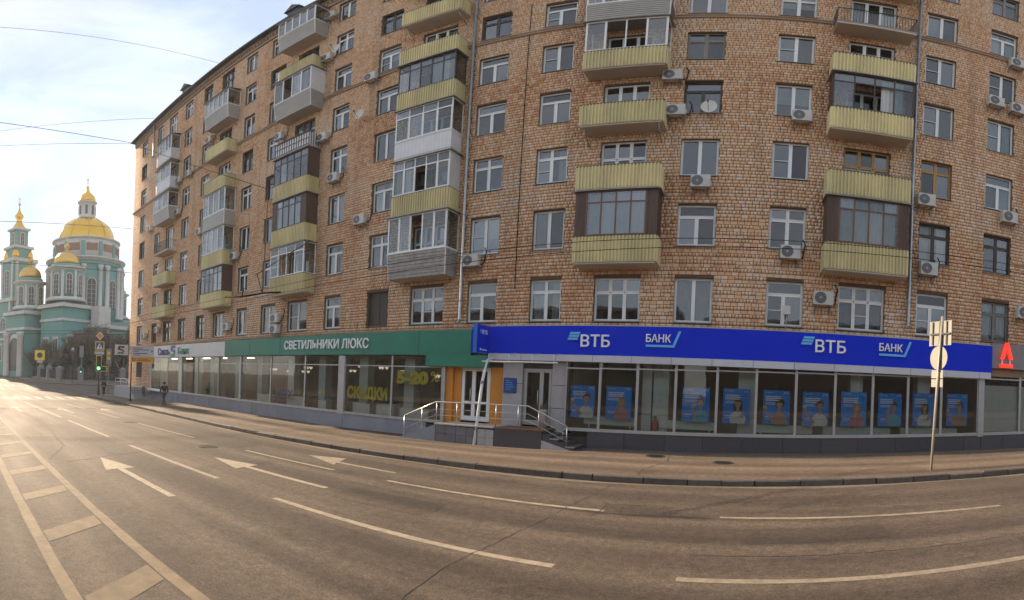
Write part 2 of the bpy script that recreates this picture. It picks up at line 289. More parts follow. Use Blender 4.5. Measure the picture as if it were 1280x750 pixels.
def text_mesh(txt, x0, x1, z0, z1, depth, bold=.0, name='lettering'):
    cu = bpy.data.curves.new(name, 'FONT'); cu.body = txt; cu.size = 1; cu.offset = bold; cu.extrude = .5; cu.resolution_u = 4
    o = bpy.data.objects.new(name, cu); COL.objects.link(o)
    dg = bpy.context.evaluated_depsgraph_get(); me = bpy.data.meshes.new_from_object(o.evaluated_get(dg)); bpy.data.objects.remove(o)
    n = len(me.vertices); a = np.empty(n * 3); me.vertices.foreach_get('co', a); a = a.reshape(n, 3)
    lo, hi = a.min(0), a.max(0); q = (a - lo) / (hi - lo)
    b = np.stack([x0 + (x1 - x0) * q[:, 0], -depth * q[:, 2], z0 + (z1 - z0) * q[:, 1]], 1)
    me.vertices.foreach_set('co', b.ravel()); me.update(); me.name = name
    q = bmesh.new(); q.from_mesh(me); bmesh.ops.remove_doubles(q, verts=q.verts, dist=1e-5); q.to_mesh(me); q.free()
    me.materials.clear()
    return me
def lettering(txt, x0, x1, z0, z1, y, mat, parent=None, depth=.05, bold=.0, name='lettering', root=(0, 0, 0)):
    me = text_mesh(txt, x0 - root[0], x1 - root[0], z0 - root[2], z1 - root[2], depth, bold, name); me.materials.append(M[mat])
    if parent is None: return link(name, me, parent, (0, y - root[1], 0))
    n = len(me.vertices); p = list(range(n))          # raised letters: each one a part
    def find(i):
        while p[i] != i: p[i] = p[p[i]]; i = p[i]
        return i
    for f in me.polygons:
        a = find(f.vertices[0])
        for v in f.vertices[1:]: p[find(v)] = a
    sets = {}
    for f in me.polygons: sets.setdefault(find(f.vertices[0]), []).append(tuple(f.vertices))
    for fs in sets.values():
        ids = sorted({v for f in fs for v in f}); ix = {v: i for i, v in enumerate(ids)}
        m2 = bpy.data.meshes.new('letter'); m2.from_pydata([me.vertices[v].co for v in ids], [], [tuple(ix[v] for v in f) for f in fs]); m2.materials.append(M[mat]); m2.update()
        link('letter', m2, parent, (0, y - root[1], 0))

# ------------------------------------------------------------------ ground
HX = [-420, -150, -94, -60, -48, -38, 60]; HZ = [-.30, -.50, -.69, -.82, -.80, -.70, 1.18]
H = lambda x: float(np.interp(x, HX, HZ))
KX = [-51, -45, -37.6, -25, -21, -17, -13, -8, -3, 2, 8.3, 16, 40]; KY = [13.85, 13.8, 13.6, 12.6, 12.2, 11.95, 11.88, 11.9, 11.98, 12.3, 12.6, 12.9, 13.4]
KY_ = lambda x: float(np.interp(x, KX, KY))
BX = [-60, -45, -30, -20, -14, -9, -4.7, 2.4, 6.4, 11.8, 16, 40]; BZ = [-.62, -.48, -.36, -.34, -.33, -.16, .02, .19, .27, .37, .45, .95]
BASE = lambda x: float(np.interp(x, BX, BZ))
def xs_between(a, b, step):
    n = max(1, int(math.ceil((b - a) / step))); return sorted(set([a + (b - a) * i / n for i in range(n + 1)] + [k for k in HX if a < k < b]))
mb = MB()
X = [-900] + xs_between(-420, 60, 20) + [500]
for a, b in zip(X[:-1], X[1:]): mb.quad((a, -500, H(a) - .06), (b, -500, H(b) - .06), (b, 700, H(b) - .06), (a, 700, H(a) - .06))
tag(mb.build('ground', 'soil'), kind='structure')
mb = MB(); X = xs_between(-419, 59, 6)
for a, b in zip(X[:-1], X[1:]):
    mb.quad((a, -9.5, H(a)), (b, -9.5, H(b)), (b, 60, H(b)), (a, 60, H(a)))
road = tag(mb.build('road', 'asphalt'), kind='structure')
# pavement in front of the building and round its left corner
PW, IN = [], []
for x in xs_between(-51, 40, 1.5):
    PW.append((x, KY_(x))); IN.append((x, D - .2, BASE(x)))
PW.reverse(); IN.reverse()
for (a, b), (c, d) in [((-52.6, 14.2), (-51.25, D - .2)), ((-54, 15.1), (-51.3, D)), ((-55.3, 16.6), (-51.3, 19)), ((-56, 18.6), (-51.3, 20)), ((-56.3, 22), (-51.3, 22)), ((-56.5, 60), (-51.3, 60))]:
    PW.append((a, b)); IN.append((c, d, H(c) + .22 if d < 20 else H(c) + .14))
def offs(path, w):   # a path moved sideways by w towards the building
    out = []
    for i, (x, y) in enumerate(path):
        a, b = path[max(0, i - 1)], path[min(len(path) - 1, i + 1)]
        t = Vector((b[0] - a[0], b[1] - a[1])).normalized(); out.append((x + t.y * w, y - t.x * w))
    return out
PO = offs(PW, .16)
mb = MB()
for i in range(len(PW) - 1):
    p, q, r, s = PO[i], PO[i + 1], IN[i + 1], IN[i]
    n = 4
    for k in range(n):
        f, g = k / n, (k + 1) / n
        L = lambda u, w, t: (u[0] + (w[0] - u[0]) * t, u[1] + (w[1] - u[1]) * t, (H(u[0]) + .13) * (1 - t) + w[2] * t)
        mb.quad(L(p, s, f), L(p, s, g), L(q, r, g), L(q, r, f))
pave = tag(mb.build('pavement', 'walk'), kind='structure')
def H2(x, y):     # height of the walked surface anywhere
    if x < -51: return H(x) + .14
    k = KY_(x)
    if y < k: return H(x)
    t = min(1, (y - k) / (D - .2 - k)); return (H(x) + .13) * (1 - t) + BASE(x) * t
# kerb of single stones
kb = MB()
def along(path):
    d = [0]
    for a, b in zip(path[:-1], path[1:]): d.append(d[-1] + math.dist(a, b))
    return d
dist = along(PW)
def at(path, dd, t): return float(np.interp(t, dd, [p[0] for p in path])), float(np.interp(t, dd, [p[1] for p in path]))
for i in range(len(PW) - 1):
    a, b, c, e = PW[i], PW[i + 1], PO[i + 1], PO[i]
    kb.quad((*a, H(a[0]) + .04), (*b, H(b[0]) + .04), (*c, H(c[0]) + .11), (*e, H(e[0]) + .11))
kerb = tag(kb.build('kerb', 'joint'), kind='structure')
t = 24.0
while t < dist[-1] - 30:
    ln = R.uniform(.8, 1.35); x0, y0 = at(PW, dist, t); x1, y1 = at(PW, dist, t + ln)
    L = math.dist((x0, y0), (x1, y1)) - R.uniform(.02, .05); h0 = .165 + R.uniform(-.012, .014)
    sl = (H(x1) - H(x0)) ; c = R.uniform(.012, .03)
    b = MB(); j = lambda: R.uniform(-.006, .006)
    prof = [(0, -.12), (0, h0 - c), (c, h0), (.165, h0), (.165, -.12)]
    vs = [(u, -w + j(), z + sl * (u / max(L, .1)) + j()) for u in (0, L) for w, z in prof]
    vs = [(u, w, z) for u, w, z in vs]
    b.add(vs, [(0, 1, 6, 5), (1, 2, 7, 6), (2, 3, 8, 7), (3, 4, 9, 8), (4, 3, 2, 1, 0), (5, 6, 7, 8, 9)])
    b.build('kerb_stone', 'kerb', kerb, (x0 + R.uniform(-.01, .01), y0, H(x0)), math.atan2(y1 - y0, x1 - x0))
    t += ln
# far pavement before the church, and the pavement behind the camera
def raised(name, path, inner, dz=.13):
    b = MB()
    for (p, q, r, s) in zip(path[:-1], path[1:], inner[1:], inner[:-1]):
        z = lambda u: H(u[0]) + dz
        b.quad((*p, z(p)), (*q, z(q)), (*r, z(r)), (*s, z(s)))
        b.quad((*p, H(p[0]) - .05), (*q, H(q[0]) - .05), (*q, z(q)), (*p, z(p)), 1)
    return tag(b.build(name, ['walk', 'kerb']), kind='structure')
raised('pavement', [(-330, 9), (-144, 12.4), (-110, 13.6), (-92, 14.6), (-86, 16.5), (-82.6, 20), (-80.5, 25), (-79.5, 32), (-79.5, 60)],
       [(-330, 60), (-144, 60), (-110, 60), (-96, 60), (-95, 60), (-94, 60), (-93, 60), (-92, 60), (-91, 60)])
raised('pavement', [(60, -9), (0, -9), (-60, -9), (-330, -9)], [(60, -60), (0, -60), (-60, -60), (-330, -60)])
gb = MB()
for i in range(len(PW) - 1):
    a, b = PW[i], PW[i + 1]; o1, o2 = offs(PW, -.22 - .1 * math.sin(i * 1.3))[i], offs(PW, -.22 - .1 * math.sin(i * 1.3 + 1.3))[i + 1]
    gb.quad((*o1, H(o1[0]) + .003), (*o2, H(o2[0]) + .003), (*b, H(b[0]) + .003), (*a, H(a[0]) + .003))
gb.build('gutter_dust', 'dust', road)
# road markings: sheets 4 mm above the asphalt
def strip(name, poly_or_rect, mat='mark', parent=road, dz=.004, jit=.008, st=1.0):
    b = MB(); x0, x1, y0, y1 = poly_or_rect; xx = xs_between(x0, x1, st)
    ya, yb = [[y + R.uniform(-jit, jit) for _ in xx] for y in (y0, y1)]
    for i in range(len(xx) - 1): b.quad((xx[i], ya[i], H(xx[i]) + dz), (xx[i + 1], ya[i + 1], H(xx[i + 1]) + dz), (xx[i + 1], yb[i + 1], H(xx[i + 1]) + dz), (xx[i], yb[i], H(xx[i]) + dz))
    return b.build(name, mat, parent)
def flat(name, pts, mat='mark', parent=road, dz=.004, hf=H):
    b = MB(); b.add([(x, y, hf(x) + dz) for x, y in pts], [tuple(range(len(pts)))]); return b.build(name, mat, parent)
for a, b in [(-7.7, -2.15), (-.62, 5.2), (7.4, 13), (-15.85, -9.9), (-25.2, -18.2), (-42, -27)]: strip('lane_marking', (a, b, 5.76, 5.91))
for a, b in [(-7.55, -2.38), (-.22, 5.35), (7.6, 13.4), (-13.6, -9.4), (-23.5, -17.3), (-31, -26.5), (-40, -34)]: strip('lane_marking', (a, b, 8.98, 9.11))
strip('edge_marking', (-45, 9, 2.28, 2.45), 'oldmark', jit=.007, st=.5); strip('edge_marking', (-45, 9, 1.10, 1.27), 'oldmark', jit=.007, st=.5); strip('edge_marking', (-160, -62, 6.0, 6.2))
for i in range(17):
    x = 2.4 - 2.36 * i
    flat('hatch_marking', [(x, 1.295), (x + .5, 1.295), (x - .22, 2.255), (x - .72, 2.255)], 'oldmark')
def arrow(x, y, s=1.0):
    flat('arrow_marking', [(x, y), (x + 1.9, y - .42), (x + 1.78, y - .09), (x + 4.9, y - .08), (x + 4.9, y + .08), (x + 1.78, y + .09), (x + 1.7, y + .42)])
arrow(-13.55, 4.1); arrow(-12.75, 7.35); arrow(-36, 4.15); arrow(-35, 7.3)
for x0, y0 in ((-11.8, 10.25), (-34.5, 10.4)):
    flat('arrow_marking', [(x0, y0), (x0 + 1.8, y0 - .62), (x0 + 1.55, y0 - .30), (x0 + 3.7, y0 - .32), (x0 + 3.7, y0 - .18), (x0 + 1.5, y0 - .12), (x0 + 1.15, y0 + .5)])
for k in range(11): strip('crossing_marking', (-50.2, -46.6, 1.2 + 1.1 * k, 1.75 + 1.1 * k))
strip('edge_marking', (-45.9, -45.5, 2.6, 12.6))
for k in range(9): strip('crossing_marking', (-78, -74.5, 3 + 1.1 * k, 3.55 + 1.1 * k))
flat('asphalt_patch', [(-2.4, 9.6), (-1.2, 9.72), (-1.1, 8.85), (-2.0, 8.72)], 'patch', dz=.003)
flat('asphalt_patch', [(-7.5, 7.9), (-5.2, 8.0), (-4.9, 7.0), (-7.2, 6.85)], 'patch', dz=.003)
flat('asphalt_patch', [(.3, 8.3), (2.6, 8.4), (2.5, 7.6), (.2, 7.4)], 'patch', dz=.003)
flat('asphalt_patch', [(-17.5, 10.6), (-14.5, 10.4), (-14.2, 8.6), (-17, 8.7)], 'patch', dz=.003)
flat('asphalt_patch', [(-22, 9.9), (-19, 9.9), (-18.6, 11.2), (-21.7, 11.3)], 'patch', dz=.003)
def crack(pts, w=.035, parent=road, hf=H, dz=.005):
    P = []
    for (a, b), (c, d) in zip(pts[:-1], pts[1:]):
        n = max(2, int(math.dist((a, b), (c, d)) / .16))
        P += [(a + (c - a) * i / n + R.uniform(-.03, .03), b + (d - b) * i / n + R.uniform(-.03, .03)) for i in range(n)]
    P.append(pts[-1]); b = MB(); o = offs(P, 1.0)
    L = [(p, (q[0] - p[0], q[1] - p[1]), w * R.uniform(.25, 1.0)) for p, q in zip(P, o)]
    for (p, n, u), (q, m, v) in zip(L[:-1], L[1:]):
        g = lambda x, y: (x, y, hf(x, y) + dz if hf is H2 else hf(x) + dz)
        b.quad(g(*p), g(p[0] + n[0] * u, p[1] + n[1] * u), g(q[0] + m[0] * v, q[1] + m[1] * v), g(*q))
    return b.build('asphalt_crack', 'crack', parent)
crack([(-3.0, 3.6), (-3.3, 5.0), (-3.25, 6.8), (-3.1, 9.4), (-2.9, 11.6)], .024)
crack([(-2.5, 8.6), (-2.45, 9.6), (-1.7, 9.75)], .04); crack([(-20, 7.4), (-14, 8.4), (-12.2, 9.0)], .05); crack([(-22, 4.1), (-16, 3.6), (-13.4, 2.6)], .06)
crack([(-.5, 6.8), (3, 6.9), (9, 7.1)], .03); crack([(-13, 3.0), (-14.5, 5.8), (-13.8, 8.9)], .04); crack([(-30, 8.2), (-24, 7.6), (-19, 8.0)], .06)
crack([(1, 10.3), (3, 9.7), (3.6, 8)], .02)
crack([(-2.2, 16.9), (-2.05, 15.4), (-2.5, 13.6), (-2.4, 12.3)], .05, pave, H2); crack([(5.2, 13.2), (9, 13.5), (14, 13.8)], .03, pave, H2); crack([(-28, 15.2), (-22, 14.6), (-14, 14.9)], .03, pave, H2); crack([(-7, 16.4), (-4.2, 16.9), (-2.3, 17.0)], .03, pave, H2)
def manhole(x, y, r, parent, z):
    b = MB(); n = 22
    b.add([(math.cos(2 * math.pi * i / n) * r, math.sin(2 * math.pi * i / n) * r, .008) for i in range(n)], [tuple(range(n))])
    for rr, h in ((r, .012), (r * .82, .006)):
        b.lathe([(rr, 0), (rr, h), (rr - .04, h)], n=n, smooth=False, caps=False)
    for k in range(-3, 4): b.box(-.7 * r, .7 * r, k * r * .2 - .012, k * r * .2 + .012, .006, .014)
    b.build('manhole_cover', 'iron', parent, (x, y, z + .004))
for x, y in ((-14.8, 8.3), (-24, 8.8)): manhole(x, y, .33, road, H(x))
for x, y in ((-.35, 15.5), (-2.65, 16.6)): manhole(x, y, .34, pave, H2(x, y))
# ------------------------------------------------------------------ the apartment building
S0, S1, ZB, ZT = -51.2, 15.2, 4.42, 28.1
ZK = lambda k: 4.93 + 3.02 * k
bld = thing('apartment_building', 'long eight-storey orange brick apartment house with glazed balconies above a row of shops', 'apartment building', (0, D, 0))
COLS = {  # column: left, right edge of the window opening, types from the lowest storey up
    'Z': (-49.05, -47.6, '2w tw 2w ttd 2w tw ttd tw'), 'Z2': (-45.05, -43.75, 'ttd 2nw tw 2w ttg 2w tw 2w'), 'Y': (-39.05, -37.65, 'ttg 2w tw 2w ttw 2w 2nw ttw'),
    'X0': (-35.7, -34.3, 'ttd 2w 2nw 2w ttw tw 2w ttd'), 'X': (-29.55, -28.25, '2w tw 2w ttw ttd 2w tw 2w'), 'H0': (-26.6, -25.0, '2w tw 2w ttd tw 2w 2nd tw'),
    'H': (-20.5, -19.2, 'tw tw 2w ttw tw tw ttw 2w'), 'G': (-17.25, -15.85, 'xd ttw tw 2w tw tnw ttd tw'), 'A': (-11.35, -9.92, 'tnw 2nw ttw tw tw ttd 2w tw'),
    'B': (-8.38, -7.02, 'ttw 2w ttnw tw 2nw tnw tw 2w'), 'C': (-2.52, -1.07, '2cw tw 2w td ttg 2w tw 2w'), 'D': (.93, 2.33, 'tnw ttw 2nw 2bw 2nw ttw 2w tw'),
    'E': (6.83, 8.2, 'tnw ttd tty 2nw 2nw 2cw tw 2w'), 'F': (9.78, 11.13, 'ttg ttd tw 2nw 2nw tw ttg 2w'), 'N': (12.9, 14.3, '2w tw 2w ttw 2w tw 2w 2w')}
DOORS = {'B1': (-42.3, -40.6), 'B2': (-32.9, -31.15), 'B3': (-23.8, -21.95), 'B4': (-14.5, -12.6), 'B5': (-5.65, -3.82), 'B6': (3.66, 5.52)}
WH = 1.73
openings = []
for n, (a, b, _) in COLS.items():
    for k in range(8): openings.append((a, b, ZK(k), ZK(k) + WH))
for n, (a, b) in DOORS.items():
    for k in range(8): openings.append((a, b, ZK(k) - (.72 if k else 0), ZK(k) + WH))
def sheet_cells(xs, zs):
    xs, zs = sorted(set(xs)), sorted(set(zs))
    for a, b in zip(xs[:-1], xs[1:]):
        for c, d in zip(zs[:-1], zs[1:]):
            if not any(o[0] <= a + .001 and o[1] >= b - .001 and o[2] <= c + .001 and o[3] >= d - .001 for o in openings): yield a, b, c, d
mb = MB(); my = .019
for a, b, c, d in sheet_cells([S0, S1] + [e for o in openings for e in o[:2]], [ZB, ZT] + [e for o in openings for e in o[2:]]):
    mb.quad((a, my, c), (b, my, c), (b, my, d), (a, my, d))
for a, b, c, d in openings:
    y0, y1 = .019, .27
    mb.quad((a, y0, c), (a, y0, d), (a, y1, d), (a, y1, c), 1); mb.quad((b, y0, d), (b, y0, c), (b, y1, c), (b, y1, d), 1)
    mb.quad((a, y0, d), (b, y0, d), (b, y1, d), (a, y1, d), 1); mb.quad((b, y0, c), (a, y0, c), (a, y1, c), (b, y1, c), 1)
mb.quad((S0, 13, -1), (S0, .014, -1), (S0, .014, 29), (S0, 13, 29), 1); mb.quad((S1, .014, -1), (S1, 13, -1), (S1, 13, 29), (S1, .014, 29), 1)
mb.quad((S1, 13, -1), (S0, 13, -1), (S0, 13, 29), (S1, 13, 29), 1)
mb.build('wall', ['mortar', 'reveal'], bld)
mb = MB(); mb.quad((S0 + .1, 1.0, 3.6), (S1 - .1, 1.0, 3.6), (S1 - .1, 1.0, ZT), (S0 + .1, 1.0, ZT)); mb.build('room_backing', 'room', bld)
# bricks: one by one near the camera, the rest as one mass of separate bricks
rows = []; z = ZB; pitch = .1475
br = []
ri = 0
while z + .1 < ZT:
    zt = min(z + pitch - .019, ZT); ivs = [(S0, S1)]
    for a, b, c, d in openings:
        if c < zt - .02 and d > z + .02:
            nv = []
            for u, v in ivs:
                if b <= u or a >= v: nv.append((u, v)); continue
                if a > u: nv.append((u, a))
                if b < v: nv.append((b, v))
            ivs = nv
    x = S0 - (.066 if ri % 4 == 1 else .132 if ri % 4 == 2 else 0); head = ri % 2
    while x < S1:
        ln = (.264 if not head else .132) * (1 if R.random() < .94 else (.5 if not head else 2))
        for u, v in ivs:
            p, q = max(x, u), min(x + ln - .019, v)
            if q - p > .03: br.append((p, q, z, zt))
        x += ln
    z += pitch; ri += 1
z = -.62; ri = 0
while z + .1 < ZB:
    x = S0
    while x < -44.3:
        ln = .262 if ri % 2 else .136
        a, b_ = x, min(x + ln - .019, -44.28)
        if b_ - a > .03 and not (-48.9 < (a + b_) / 2 < -47.3 and 1.3 < z < 3.3): br.append((a, b_, z, z + pitch - .019))
        x += ln
    z += pitch; ri += 1
br = np.array(br)
mid = np.stack([(br[:, 0] + br[:, 1]) / 2, np.full(len(br), D), (br[:, 2] + br[:, 3]) / 2 - ZC], 1)
r_ = np.linalg.norm(mid, axis=1)
size = (br[:, 1] - br[:, 0]) * (br[:, 3] - br[:, 2]) * (D / r_) / r_ ** 2
vis = mid[:, 2] > 2.6
order = np.argsort(-np.where(vis, size, 0)); near, far = order[:300], order[300:]
unit = MB(); unit.add([(-.5, 0, -.5), (.5, 0, -.5), (.5, 0, .5), (-.5, 0, .5), (-.5, 1, -.5), (.5, 1, -.5), (.5, 1, .5), (-.5, 1, .5)], [(0, 1, 2, 3), (1, 0, 4, 5), (3, 2, 6, 7), (0, 3, 7, 4), (2, 1, 5, 6)])
ume = unit.mesh('brick', 'brick')
for i in near:
    a, b, c, d = br[i]; o = link('brick', ume, bld, ((a + b) / 2, R.uniform(-.004, .003), (c + d) / 2)); o.scale = (b - a, .03, d - c)
n = len(far); B = br[far]; rng = np.random.default_rng(3)
yo = rng.uniform(-.004, .003, n); jit = lambda: rng.uniform(-.0025, .0025, n)
V = np.empty((n, 8, 3))
for k, (ix, iz, dy) in enumerate([(0, 2, 0), (1, 2, 0), (1, 3, 0), (0, 3, 0), (0, 2, .03), (1, 2, .03), (1, 3, .03), (0, 3, .03)]):
    V[:, k, 0] = B[:, ix] + (jit() if dy == 0 else 0); V[:, k, 1] = yo + dy; V[:, k, 2] = B[:, iz] + (jit() if dy == 0 else 0)
Fq = np.array([(0, 1, 2, 3), (1, 0, 4, 5), (3, 2, 6, 7), (0, 3, 7, 4), (2, 1, 5, 6)])
Fa = (Fq[None] + 8 * np.arange(n)[:, None, None]).reshape(-1)
me = bpy.data.meshes.new('brick_facing'); me.vertices.add(n * 8); me.vertices.foreach_set('co', V.ravel())
me.loops.add(len(Fa)); me.loops.foreach_set('vertex_index', Fa.astype(np.int32)); me.polygons.add(n * 5)
me.polygons.foreach_set('loop_start', np.arange(0, n * 20, 4, dtype=np.int32)); me.update(calc_edges=True); me.validate(); me.materials.append(M['brick'])
tag(link('brick_facing', me, bld), kind='stuff')
# eaves, frieze, string course
mb = MB(); mb.box(S0 - .06, S1, -.06, .3, ZT, 28.32); mb.box(S0 - .1, S1, -.10, .3, 28.62, 28.8)
mb.box(S0, S1, .0, .3, 28.32, 28.62); x = S0
mb.build('frieze', 'plain', bld); mb = MB()
while x < S1: mb.box(x, x + .17, -.09, -.001, 28.36, 28.6); x += .34
tag(mb.build('frieze_dentils', 'plain', bld), kind='stuff')
mb = MB(); mb.box(S0 - .4, S1, -.40, .4, 28.82, 28.92); mb.box(S0 - .42, S1, -.46, -.40, 28.86, 29.0); mb.build('eaves', 'roof', bld)
mb = MB(); mb.add([(S0 - .4, -.4, 28.93), (S1, -.4, 28.93), (S1, 6.5, 31), (S0 + 6, 6.5, 31), (S0 - .5, 13.5, 28.97), (S1, 13.5, 28.97)], [(0, 1, 2, 3), (3, 2, 5, 4), (0, 3, 4)]); roof = mb.build('roof', 'roof', bld)
for x in (-24.2, -38.6, -9.0, 4.0):
    b = MB(); b.box(-.55, .55, -.45, 2.5, 0, .55); b.add([(-.75, -.6, .5), (.75, -.6, .5), (0, -.6, 1.0), (-.75, 2.6, .5), (.75, 2.6, .5), (0, 2.6, 1.0)], [(0, 1, 2), (1, 4, 5, 2), (0, 2, 5, 3), (3, 5, 4)])
    b.build('roof_vent', 'roof', roof, (x, .1, 29.02))
mb = MB(); mb.box(S0 - .07, S1, -.07, .012, 19.68, 19.80); mb.box(S0 - .1, S1, -.10, .012, 19.80, 19.86)
for z in (4.78,): mb.box(-44, S1, -.05, .012, 4.58, 4.66)
mb.build_each('string_course', 'plain', bld)

# ---- windows: a frame mesh with panes, sill and curtains as its children
_mc = {}
def cached(key, fn):
    if key not in _mc: _mc[key] = fn()
    return _mc[key]
def frame_mesh(w, h, kind):
    b = MB(); panes = []; o, ya, yb = .05, .165, .225
    b.box(0, o, ya, yb, 0, h); b.box(w - o, w, ya, yb, 0, h); b.box(o, w - o, ya, yb, 0, o); b.box(o, w - o, ya, yb, h - o, h)
    def leaf(x0, x1, z0, z1, net=False):
        e = .036; y0, y1 = ya - .012, yb - .02
        b.box(x0, x0 + e, y0, y1, z0, z1); b.box(x1 - e, x1, y0, y1, z0, z1); b.box(x0 + e, x1 - e, y0, y1, z0, z0 + e); b.box(x0 + e, x1 - e, y0, y1, z1 - e, z1)
        if net: b.box(x0 + e, x1 - e, y0 - .012, y0 + .012, z0 + (z1 - z0) * .48, z0 + (z1 - z0) * .48 + .03)
        panes.append((x0 + e, x1 - e, z0 + e, z1 - e, net))
    base = kind[0]; net = 'n' in kind
    if base == '2':
        m = w * .5; b.box(m - .03, m + .03, ya, yb, o, h - o); leaf(o, m - .03, o, h - o, net); leaf(m + .03, w - o, o, h - o)
    elif base == 't':
        zt = h * .70; b.box(o, w - o, ya, yb, zt - .03, zt + .03); m = w * (.5 if not net else .47); b.box(m - .035, m + .035, ya, yb, o, zt - .03)
        leaf(o, m - .035, o, zt - .03, net); leaf(m + .035, w - o, o, zt - .03)
        if kind.startswith('tt'):
            b.box(m - .025, m + .025, ya, yb, zt + .03, h - o); leaf(o, m - .025, zt + .03, h - o); leaf(m + .025, w - o, zt + .03, h - o)
        else: leaf(o, w - o, zt + .03, h - o)
    elif base == '3':
        ms = [o, w * .345, w * .655, w - o]
        top = h - o
        if 't' in kind:
            top = h * .66; b.box(o, w - o, ya, yb, top - .03, top + .03)
        for i in (1, 2): b.box(ms[i] - .03, ms[i] + .03, ya, yb, o, h - o if 't' in kind else top)
        for i in range(3):
            l, r = ms[i] + (.03 if i else 0), ms[i + 1] - (.03 if i < 2 else 0)
            leaf(l, r, o, top - (.03 if 't' in kind else 0), net and i == 1)
            if 't' in kind: leaf(l, r, top + .03, h - o)
    elif base == 'x':
        b.box(o, w - o, ya + .02, yb - .02, o, h - o); b.box(w * .5 - .03, w * .5 + .03, ya, ya + .02, o, h - o); b.box(o, w - o, ya, ya + .02, h * .66, h * .72)
    return b, panes
FM = {'w': 'white', 'd': 'dwood', 'b': 'bwood', 'y': 'ywood', 'g': 'gwood'}
def pane_mesh(w, h, mat='glass'):
    def f():
        b = MB(); b.quad((-w / 2, 0, -h / 2), (w / 2, 0, -h / 2), (w / 2, 0, h / 2), (-w / 2, 0, h / 2)); return b.mesh('pane', mat)
    return cached(('pane', round(w, 2), round(h, 2), mat), f)
def curtain_mesh(w, h, mat, waves):
    def f():
        b = MB(); n = waves * 6; vs = []
        for i in range(n + 1):
            x = w * i / n; y = .025 * math.sin(2 * math.pi * i / 6) + .012 * math.sin(i * 1.7); vs += [(x, y, 0), (x, y * .7, h)]
        b.add(vs, [(2 * i, 2 * i + 2, 2 * i + 3, 2 * i + 1) for i in range(n)], 0, True); return b.mesh('curtain', mat)
    return cached(('cur', round(w, 2), round(h, 2), mat, waves), f)
def window(x, z, w, h, kind, sill=True, parent=None, dress=None):
    colr = FM[kind[-1]]; kk = kind[:-1]; parent = parent or bld
    fr, panes = cached(('fr', round(w, 2), round(h, 2), kk), lambda: frame_mesh(w, h, kk))
    me = cached(('frm', round(w, 2), round(h, 2), kk, colr), lambda: fr.mesh('window', colr))
    o = link('window', me, parent, (x, 0, z))
    for a, b, c, d, net in panes:
        link('pane', pane_mesh(b - a, d - c), o, ((a + b) / 2, .19, (c + d) / 2))
        if net: link('insect_net', pane_mesh(b - a + .02, d - c + .02, 'net'), o, ((a + b) / 2, .20, (c + d) / 2))
    if sill:
        link('window_sill', cached(('sill', round(w, 2), colr == 'dwood'), lambda: MB().hexa([(-.05, -.055, -.045), (w + .05, -.055, -.045), (w + .05, .16, -.015), (-.05, .16, -.015), (-.05, -.055, -.03), (w + .05, -.055, -.03), (w + .05, .16, .004), (-.05, .16, .004)]).mesh('window_sill', 'tin')), o)
    dress = dress or R.choice('ccdbnnnnnnnn')
    if 'c' in kk: dress = 'd'
    if 'b' in kk and kk != '2b': dress = dress
    if dress == 'c':
        link('curtain', curtain_mesh(w * .36, h - .1, 'curtain', 4), o, (.06, .32, .05)); link('curtain', curtain_mesh(w * .30, h - .1, 'curtain', 4), o, (w * .66, .32, .05))
    elif dress == 'd':
        link('curtain', curtain_mesh(w - .12, h - .1, 'drape', 8), o, (.06, .34, .05))
    elif dress == 'l': link('curtain', curtain_mesh(w - .12, h - .1, 'curtain', 9), o, (.06, .34, .05))
    elif dress == 'b' or kk == '2b': link('roller_blind', pane_mesh(w - .12, h * .55, 'blind'), o, (w / 2, .26, h * .7))
    return o
for n_, (a, b, ks) in COLS.items():
    for k, kd in enumerate(ks.split()): window(a, ZK(k), b - a, WH, kd, dress='b' if kd == '2bw' else ('x' if kd[0] == 'x' else None))
KD0 = {'B1': 'ttd', 'B2': '3w', 'B3': '2nw', 'B4': '3tnw', 'B5': '3tw', 'B6': '3tnw'}
for n_, (a, b) in DOORS.items():
    window(a, ZK(0), b - a, WH, KD0[n_], dress='n' if n_ != 'B6' else 'd')
    for k in range(1, 8):
        kd = R.choice(['3tw', '3w', '3tw', '3tnw', '3w'])
        if n_ in ('B1', 'B2', 'B3', 'B4') and R.random() < .35: kd = '3td'
        if n_ == 'B6' and k == 2: kd = '3ty'
        if n_ == 'B6' and k == 5: kd = '3w'
        window(a, ZK(k) - .72, b - a, WH + .72, kd, sill=False)

# ---- balconies
def corr(b, x0, y0, x1, y1, z0, z1, mi=0, period=.13, amp=.05):
    L = math.dist((x0, y0), (x1, y1)); n = max(2, int(L / period)); tx, ty = (x1 - x0) / L, (y1 - y0) / L; nx, ny = ty, -tx
    pts = []
    for i in range(n):
        for f, h in ((0, 0), (.35, 0), (.5, 1), (.85, 1)):
            d = (i + f) * L / n; pts.append((x0 + tx * d + nx * amp * h, y0 + ty * d + ny * amp * h))
    pts.append((x1, y1)); vs = [(x, y, z) for x, y in pts for z in (z0, z1)]
    b.add(vs, [(2 * i, 2 * i + 2, 2 * i + 3, 2 * i + 1) for i in range(len(pts) - 1)], mi)
def laps(b, p0, p1, q0, q1, n, mi=0):   # horizontal boards between a lower edge p0-p1 and an upper edge q0-q1
    L = lambda a, c, t: tuple(a[i] + (c[i] - a[i]) * t for i in range(3))
    d = Vector((p1[1] - p0[1], -(p1[0] - p0[0]), 0)).normalized() * .026
    for i in range(n):
        f, g = i / n, (i + 1) / n; a, c, e, h = L(p0, q0, f), L(p1, q1, f), L(p1, q1, g), L(p0, q0, g)
        a2, c2 = tuple(a[k] + d[k] for k in range(3)), tuple(c[k] + d[k] for k in range(3))
        b.quad(a2, c2, e, h, mi); b.quad(a, c, c2, a2, mi)
